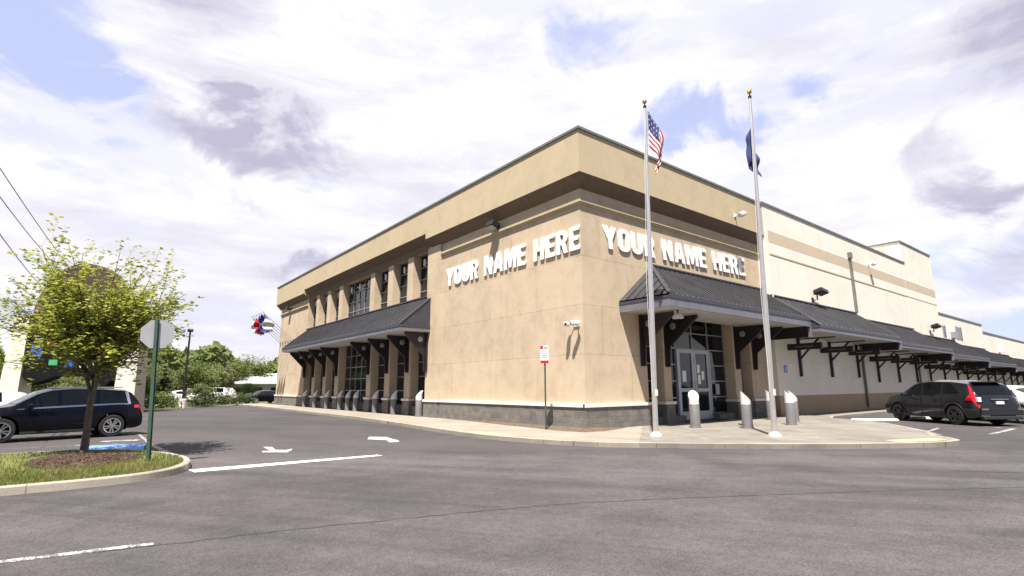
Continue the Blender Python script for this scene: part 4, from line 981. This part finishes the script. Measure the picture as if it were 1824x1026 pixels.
# dark grey SUV, seen from behind on the left
c2 = Car(4.55, 1.84, 1.66, 2.62, .355,
    [(-2.275, .76), (-2.25, 1.0), (-2.2, 1.08), (-1.93, 1.49), (-1.82, 1.56), (-1.2, 1.635), (-.4, 1.665), (.25, 1.62), (.5, 1.54), (1.15, 1.14), (1.25, 1.10), (1.8, 1.03), (2.1, .93), (2.22, .78), (2.275, .66)],
    [(-2.275, .70), (-2.1, 1.12), (-1.2, 1.10), (0, 1.02), (1.1, .98), (2.0, .86), (2.275, .62)],
    [(-2.275, .86), (-2.15, .95), (-1.8, .985), (-1, 1.0), (1.2, 1.0), (1.8, .965), (2.1, .88), (2.22, .78), (2.275, .70)], -1.33, 1.29, roofw=.76)
sc2 = 1.15; hd2 = math.radians(90-34); R2 = Matrix.Rotation(hd2, 3, 'Z')
pos = Vector((14.88, -7.38, RZ))-R2 @ (Vector((-1.33, .90, 0))*sc2)
crv = build_car(c2, 'dark grey SUV parked by the shop wall, seen from behind', GREYP, tuple(pos), hd2, sc2, spokes=5, rimm=mat('dark alloy', (.10, .10, .105), .35, .8))
side_glass(c2, crv, [(.12, lambda f: .98-.50*f), (-.80, .04), (lambda f: -1.62+.45*f, -.88)], CARGLASS)
c2.patch(.55, 1.12, 5.15, 8.85, .006, 8, 10).build('windscreen', CARGLASS, crv)
c2.patch(-2.185, -1.94, 5.15, 8.85, .006, 6, 12).build('rear_window', CARGLASS, crv)
for sg in (1, -1):
    T = lambda tt: tt if sg == 1 else 14-tt
    c2.patch(lambda f: -2.20+.18*f, lambda f: -2.02+.14*f, T(4.0), T(5.0), .012, 4, 8).build('tail_lamp', TAILR, crv)
    c2.patch(-2.265, lambda f: -1.86-.16*f, T(2.75), T(4.0), .012, 6, 6).build('tail_lamp', TAILR, crv)
    MB().box((-2.30, sg*.70, .86), (-2.20, sg*.83, 1.02)).build('reversing_lamp', WHITEM, crv, bevel=.01)
    MB().box((-2.375, sg*.56, .58), (-2.355, sg*.80, .63)).build('bumper_highlight', CHROME, crv)
    MB().box((-2.33, sg*.50, .36), (-2.27, sg*.78, .41)).build('reflector', CHROME, crv)
    MB().box((.68, sg*.93, 1.0), (.85, sg*1.10, 1.14)).build('mirror', GREYP, crv, bevel=.03)
    for hx in (-.62, .32): MB().box((hx-.1, sg*.905, .90), (hx+.1, sg*.935, .935)).build('door_handle', GREYP, crv, bevel=.008)
    for sx in (-.84, .08): MB().box((sx-.004, sg*.905-.01, .35), (sx+.004, sg*.908+.012, 1.0)).build('door_seam', BLK, crv)
    MB().box((-.95, sg*.87-.03, .24), (.93, sg*.87+.03, .33)).build('side_sill', DGREY, crv)
MB().box((-2.36, -.80, .38), (-2.22, .80, .66)).build('rear_bumper', GREYP, crv, bevel=.04)
MB().box((-2.35, -.74, .24), (-2.15, .74, .375)).build('bumper_skirt', DGREY, crv, bevel=.03)
MB().box((-2.315, -.33, .93), (-2.27, .33, .97)).build('chrome_strip', CHROME, crv, bevel=.008)
MB().box((-2.31, -.15, .78), (-2.272, .15, .88)).build('licence_plate', WHITEM, crv)
MB().box((-2.04, -.60, 1.545), (-1.80, .60, 1.59)).build('roof_spoiler', GREYP, crv, bevel=.01)
# white sedan at the right edge
c3 = Car(4.8, 1.84, 1.46, 2.8, .34,
    [(-2.4, .70), (-2.36, .98), (-2.2, 1.06), (-1.75, 1.08), (-1.05, 1.36), (-.5, 1.445), (.1, 1.45), (.5, 1.38), (1.2, 1.02), (1.8, .93), (2.25, .80), (2.4, .62)],
    [(-2.4, .66), (-2.2, .98), (-1.2, 1.0), (0, .96), (1.2, .92), (2.2, .76), (2.4, .58)],
    [(-2.4, .84), (-2.2, .94), (-1.8, .985), (-1, 1.0), (1.2, 1.0), (1.8, .965), (2.2, .86), (2.4, .70)], -1.42, 1.38, roofw=.72)
pos3 = Vector(pos)+R2 @ Vector((.25, -3.25, 0))
wc = build_car(c3, 'white sedan cut off by the right edge beside the grey SUV', WHITEP, tuple(pos3), hd2, 1.14, spokes=7)
side_glass(c3, wc, [(.1, lambda f: 1.0-.5*f), (-.9, .02), (lambda f: -1.35+.3*f, -.98)], CARGLASS)
c3.patch(.55, 1.15, 5.15, 8.85, .006, 8, 10).build('windscreen', CARGLASS, wc); c3.patch(-1.70, -1.08, 5.2, 8.8, .006, 8, 10).build('rear_window', CARGLASS, wc)
for sg in (1, -1):
    T = lambda tt: tt if sg == 1 else 14-tt
    c3.patch(-2.37, -2.02, T(3.0), T(3.98), .012, 6, 4).build('tail_lamp', TAILR, wc)
    MB().box((-2.44, sg*.45, .78), (-2.385, sg*.80, .92)).build('tail_lamp', TAILR, wc, bevel=.01)
    MB().box((.72, sg*.93, .92), (.88, sg*1.10, 1.05)).build('mirror', WHITEP, wc, bevel=.03)
MB().box((-2.45, -.78, .36), (-2.3, .78, .62)).build('rear_bumper', WHITEP, wc, bevel=.04)
MB().box((-2.44, -.7, .22), (-2.2, .7, .355)).build('bumper_skirt', DGREY, wc, bevel=.03)
# far cars
def far_car(label, x, y, rz, pm, base=c3, sc=1.0):
    t = build_car(base, label, pm, (x, y, RZ), rz, sc)
    side_glass(base, t, [(.1, lambda f: 1.0-.5*f), (-.9, .02)], CARGLASS); base.patch(.55, 1.13, 5.15, 8.85, .006, 6, 8).build('windscreen', CARGLASS, t)
    for sg in (0, 1): base.patch(-base.L/2+.03, -base.L/2+.35, 3.0 if sg == 0 else 11.0, 3.95 if sg == 0 else 10.05, .012, 4, 3).build('tail_lamp', TAILR, t)
    return t
far_car('white car partly hidden beyond the roof of the black SUV', -18.6, 19.5, math.radians(215), WHITEP, c2)
far_car('black car parked beside the far left end of the store', 1.0, 50.5, math.radians(200), BLACKP, c3)
far_car('white van-like car far off beneath the roadside trees', -2.5, 60, math.radians(180), WHITEP, c2, 1.1)
far_car('silver white car beyond the hedge near the lamp post', -5.0, 66, math.radians(10), WHITEP, c3, 1.0)

# ------------------------------------------------------------------ vegetation
LEAF1 = leafmat('spring leaf', (.32, .36, .055), (.21, .245, .04), (.41, .42, .08), .38)
def young_tree():
    rnd = random.Random(21)
    t = thing('young_tree', 'young thin-trunked tree in fresh yellow-green leaf on the mulch mound', 'tree', (-14.30, 3.12, 0)); t.scale = (.88, .88, 1.0)
    wood = MB(); lv = MB()
    wood.tube([(0, 0, -.05), (0, 0, .12), (0, 0, .6), (-.01, .02, 1.05), (.0, .0, 1.45)], [.15, .10, .085, .078, .075], 10)
    def leaf(p, s):
        a = rnd.uniform(0, 2*PI); tl = rnd.uniform(-.9, .9); u = Vector((math.cos(a), math.sin(a), rnd.uniform(-.4, .3))).normalized(); v = u.cross(Vector((rnd.uniform(-.6, .6), rnd.uniform(-.6, .6), 1)).normalized()).normalized()
        lv.add([p, p+u*s*.5+v*s*.38, p+u*s, p+u*s*.5-v*s*.38], [(0, 1, 2, 3)])
    def branch(p, d, L, r, lvl, dens):
        n = max(4, int(L/.16)); pts = [p]; rs = [r]; d = d.normalized()
        for i in range(n):
            d = (d+Vector((rnd.gauss(0, .07), rnd.gauss(0, .07), rnd.gauss(.02, .05)))).normalized(); p = p+d*L/n; pts.append(p); rs.append(r*(1-.82*(i+1)/n))
            f = (i+1)/n
            if lvl >= 1 and f > .12:
                for _ in range(int(dens*(1.0 if f < .85 else 1.2))):
                    q_ = p+Vector((rnd.gauss(0, .045), rnd.gauss(0, .045), rnd.gauss(0, .04))); leaf(q_, rnd.uniform(.08, .155))
            if lvl < 3 and f > (.30 if lvl == 0 else .15) and rnd.random() < (.95 if lvl == 0 else .60 if lvl == 1 else .22):
                s = d.orthogonal(); s.rotate(Quaternion(d, rnd.uniform(0, 2*PI))); nd = (d*.72+s*.75+Vector((0, 0, .10))).normalized()
                branch(p, nd, L*(.60 if lvl == 0 else .48)*rnd.uniform(.6, 1.05)*(1.1-.5*f), rs[-1]*.6, lvl+1, dens)
        wood.tube(pts, rs, 7 if lvl == 0 else 4, cap=False)
    fork = Vector((.0, 0, 1.42))
    limbs = [((-.42, .1, 1), 2.0, .055), ((.30, -.1, 1), 2.1, .06), ((.0, .35, 1), 1.9, .045), ((.1, -.4, 1.0), 1.7, .04)]
    for d, L, r in limbs: branch(fork+Vector((d[0]*.05, d[1]*.05, 0)), Vector(d), L, r, 0, 2.6)
    # long radiating sprays that make the outline
    sprays = 80
    for i in range(sprays):
        a = i*2.39996+rnd.uniform(-.2, .2); el = rnd.choice([rnd.uniform(.12, .5), rnd.uniform(.5, 1.25), rnd.uniform(.3, .9)])
        z0 = rnd.uniform(1.75, 3.0); p = Vector((0+.14*math.cos(a)*(z0-1.2), .14*math.sin(a)*(z0-1.2), z0))
        L = rnd.uniform(1.5, 2.5)*(1-.05*max(0, el-.6))
        branch(p, Vector((math.cos(a)*math.cos(el), math.sin(a)*math.cos(el), math.sin(el))), L, .030, 1, 2.1)
    for i in range(34):     # long thin shoots that stand out of the crown
        a = i*2.39996+.7+rnd.uniform(-.15, .15); el = rnd.uniform(.30, 1.15); z0 = rnd.uniform(1.9, 2.9)
        p = Vector((.2*math.cos(a), .2*math.sin(a), z0)); L = rnd.uniform(2.2, 2.75)*(1.0 if el < .8 else 1.12)
        branch(p, Vector((math.cos(a)*math.cos(el), math.sin(a)*math.cos(el), math.sin(el)-.06)), L, .022, 2, 4.2)
    wood.build('trunk', BARK, t, smooth=50); lv.build('crown', LEAF1, t)
young_tree()

def leaf_cloud(rnd, c, rad, n, s, m, squash=.85, clumps=14):
    cs = []
    for k in range(clumps):
        d = Vector((rnd.gauss(0, 1), rnd.gauss(0, 1), rnd.gauss(0, 1))).normalized()*rad*rnd.uniform(.25, .85); d.z *= squash; cs.append((c+d, rad*rnd.uniform(.25, .5)))
    for i in range(n):
        cc, rr = rnd.choice(cs); d = Vector((rnd.gauss(0, 1), rnd.gauss(0, 1), rnd.gauss(0, 1))).normalized()*rr*rnd.random()**.35; d.z *= .8; p = cc+d
        a = Vector((rnd.gauss(0, 1), rnd.gauss(0, 1), rnd.gauss(0, 1))).normalized(); b = a.orthogonal().normalized(); ss = s*rnd.uniform(.5, 1.2)
        m.add([p-a*ss, p+b*ss*.6, p+a*ss, p-b*ss*.6], [(0, 1, 2, 3)])
LV = [leafmat('tree leaf deep green', (.055, .078, .025), (.036, .056, .018), (.08, .10, .03), .3), leafmat('tree leaf mid green', (.12, .155, .042), (.085, .12, .03), (.155, .18, .055), .35),
      leafmat('tree leaf olive', (.10, .10, .042), (.07, .075, .03), (.13, .12, .05), .3), leafmat('tree leaf pale green', (.14, .165, .055), (.105, .14, .04), (.17, .185, .075), .35)]
def proto_tree(seed, kind, H=8.0):
    rnd = random.Random(seed); t = thing('background_tree', '', 'tree', (0, 0, 0), 0, 'roadside trees beyond the lot')
    w_ = MB(); w_.tube([(0, 0, 0), (.1, 0, H*.25), (0, .1, H*.5), (0, 0, H*.8)], [.17, .13, .1, .03], 7)
    for k in range(7):
        a = rnd.uniform(0, 2*PI); z = H*rnd.uniform(.25, .6); w_.tube([(0, 0, z), (math.cos(a)*H*.13, math.sin(a)*H*.13, z+H*.12), (math.cos(a)*H*.22, math.sin(a)*H*.22, z+H*.26)], [.07, .05, .015], 5)
    w_.build('trunk', BARK, t, smooth=50)
    c = MB()
    if kind == 2:   # conifer
        for k in range(11):
            z = H*(.12+.083*k); R_ = H*.22*(1-k/11.5); leaf_cloud(rnd, Vector((0, 0, z)), R_, 330, .17, c, .35, 9)
    else:
        leaf_cloud(rnd, Vector((0, 0, H*.60)), H*.36, 3600, .17, c, .95, 26)
    c.build('crown', LV[{0: 0, 1: 1, 2: 0, 3: 3, 4: 2}[kind]], t); return t
protos = {}
tree_list = [ # x, y, z scale, kind, label
 (-15.2, 45, .55, 3, 'small pale green tree seen between the pillars of the pylon sign'), (-17.5, 50, .7, 1, 'mid green tree behind the left pillar of the pylon sign'),
 (-11.0, 42.5, .60, 4, 'olive brown tree directly right of the pylon sign'), (-9.8, 47, .70, 1, 'mid green tree just left of the lamp post'), (-9.2, 43, .66, 2, 'dark conifer with a pointed tip left of the lamp post'),
 (-7.0, 46, .78, 1, 'tallest mid green tree just right of the lamp post'), (-5.2, 49, .70, 1, 'mid green tree second to the right of the lamp post'), (-6.0, 44, .42, 3, 'short pale bushy tree at the foot of the lamp post'),
 (-4.2, 54, .95, 3, 'tall thin pale tree sticking up above the others'), (-1.6, 60, .85, 4, 'olive tree behind the white far building'), (-13.0, 58, .85, 0, 'dark tree far behind the conifer'),
 (2.5, 75, 1.1, 1, 'mid green tree farthest right, next to the store end'), (5.5, 78, 1.25, 1, 'large green tree behind the end of the store'), (-1.5, 80, 1.0, 4, 'far olive tree on the skyline left of the store'), (.3, 54.5, .48, 0, 'small dark tree in front of the white far building'),
 (-20.5, 47, .8, 1, 'green tree left of the pylon sign'), (-25, 44, .9, 0, 'dark green tree at the left edge behind the lot'), (-7.5, 70, 1.0, 3, 'pale tree on the skyline behind the lamp post')]
rnd = random.Random(8)
for i, (x, y, s, kd, lab) in enumerate(tree_list):
    if kd not in protos: protos[kd] = o = proto_tree(50+kd, kd)
    else: o = copy_tree(protos[kd])
    o.location = (x, y, RZ-.02); o.rotation_euler.z = rnd.uniform(0, 6); o.scale = (s*rnd.uniform(.85, 1.1), s*rnd.uniform(.85, 1.1), s*rnd.uniform(.64, .73)); o['label'] = lab
# hedge along the lot edge
def hedge(label, p0, p1, h, d, seed, lm):
    rnd = random.Random(seed); a = Vector((*p0, 0)); b = Vector((*p1, 0)); L = (b-a).length; m = MB(); n = int(L*330)
    for i in range(n):
        u = rnd.random(); p = a.lerp(b, u); hh = h*(.75+.25*math.sin(u*L*1.7+seed)+.12*math.sin(u*L*4.1)); z = hh*rnd.random()**.7
        p = p+Vector((rnd.gauss(0, d*.4), rnd.gauss(0, d*.4), z)); q_ = Vector((rnd.gauss(0, 1), rnd.gauss(0, 1), rnd.gauss(0, 1))).normalized(); r_ = q_.orthogonal().normalized(); s = rnd.uniform(.05, .12)
        m.add([p-q_*s, p+r_*s*.6, p+q_*s, p-r_*s*.6], [(0, 1, 2, 3)])
    o = m.build('hedge', lm); tag(o, label, 'hedge', 'shrub rows along the lot edge')
    return o
hedge('bright green shrub row left of the lamp post', (-12.5, 36.2), (-8.4, 40.2), 1.3, .8, 1, LV[1])
hedge('dark low shrub row right of the lamp post', (-7.4, 41.5), (-1.5, 46.6), 1.1, .9, 2, LV[0])
hedge('olive shrub row behind the black SUV and pylon', (-20, 31.5), (-13.2, 36.0), 1.2, .8, 3, LV[2])
wd = MB(); rnd = random.Random(77)
for i in range(34000):
    a = rnd.uniform(-1.0, .25); D_ = rnd.uniform(105, 150); x = math.sin(a)*D_-10; y = math.cos(a)*D_-10; hh = 7.8+1.8*math.sin(a*23)+1.4*math.sin(a*61); z = hh*rnd.random()**.6
    p = Vector((x, y, z)); q_ = Vector((rnd.gauss(0, 1), rnd.gauss(0, 1), rnd.gauss(0, 1))).normalized(); r_ = q_.orthogonal().normalized(); s = rnd.uniform(.4, 1.0); wd.add([p-q_*s, p+r_*s*.7, p+q_*s, p-r_*s*.7], [(0, 1, 2, 3)])
tag(wd.build('distant_woodland', LV[1]), 'distant green woodland on the horizon at the left', 'woodland', kind='stuff')
# far building, white fence, blue bin
t = thing('far_building', 'low grey building with a white roof beyond the far end of the store', 'building', (5.5, 72, RZ))
MB().box((-5, 0, 0), (12, 12, 2.3)).build('wall', MULL, t)
MB().prism([(-.6, 2.3), (12.6, 2.3), (12.6, 2.45), (6, 4.0), (-.6, 2.45)], -5.7, 13, 'x').build('roof', WHITEM, t)
for x in (-4, -1.2, 1.6, 4.4): MB().box((x, -.03, .8), (x+1.6, -.004, 1.8)).build('window', GLASS, t)
t = thing('white_house', 'small white house glimpsed among the trees right of the lamp post', 'building', (-1.2, 66, RZ))
MB().box((-3, 0, 0), (2, 6, 2.7)).build('wall', WHITEM, t); MB().prism([(-.3, 2.7), (6.3, 2.7), (3, 4.3)], -3.3, 2.3, 'x').build('roof', COPE, t)
for x in (-2.2, -.2): MB().box((x, -.03, .9), (x+.9, -.004, 2.0)).build('window', GLASS, t)
BLUEB = mat('blue plastic bin', (.03, .06, .42), .6)
t = thing('blue_bin', 'blue bin standing at the lot edge just right of the pylon sign', 'bin', (-11.6, 36.6, RZ))
MB().prism([(-.42, .1), (.42, .1), (.5, 1.25), (-.5, 1.25)], -.4, .4, 'y').build('body', BLUEB, t, bevel=.03); MB().box((-.54, -.45, 1.255), (.54, .45, 1.35)).build('lid', BLUEB, t, bevel=.03)
# overhead wires, off a pole outside the frame
WIRE = mat('overhead cable', (.10, .10, .11), .6)
def wire(label, d0, d1, s0, s1):
    a = CAM+Vector(d0)*s0; b = CAM+Vector(d1)*s1; ext = (a-b)*.8; a2 = a+ext; e2 = b+(b-a)*1.6; m = MB()
    pts = []
    for k in range(21):
        f = k/20; p = a2.lerp(e2, f); p.z -= 1.1*4*f*(1-f)*.5; pts.append(p)
    m.tube(pts, .022, 5); tag(m.build('overhead_wire', WIRE), label, 'wire', 'overhead wires')
wire('highest of the three overhead wires above the young tree', (-.180, 1.339, .430), (-.084, 1.299, .283), 24, 36)
wire('middle one of the three overhead wires above the young tree', (-.173, 1.348, .375), (-.100, 1.312, .275), 24, 36)
wire('lowest of the three overhead wires, ending behind the young tree', (-.165, 1.358, .305), (-.100, 1.325, .215), 24, 36)
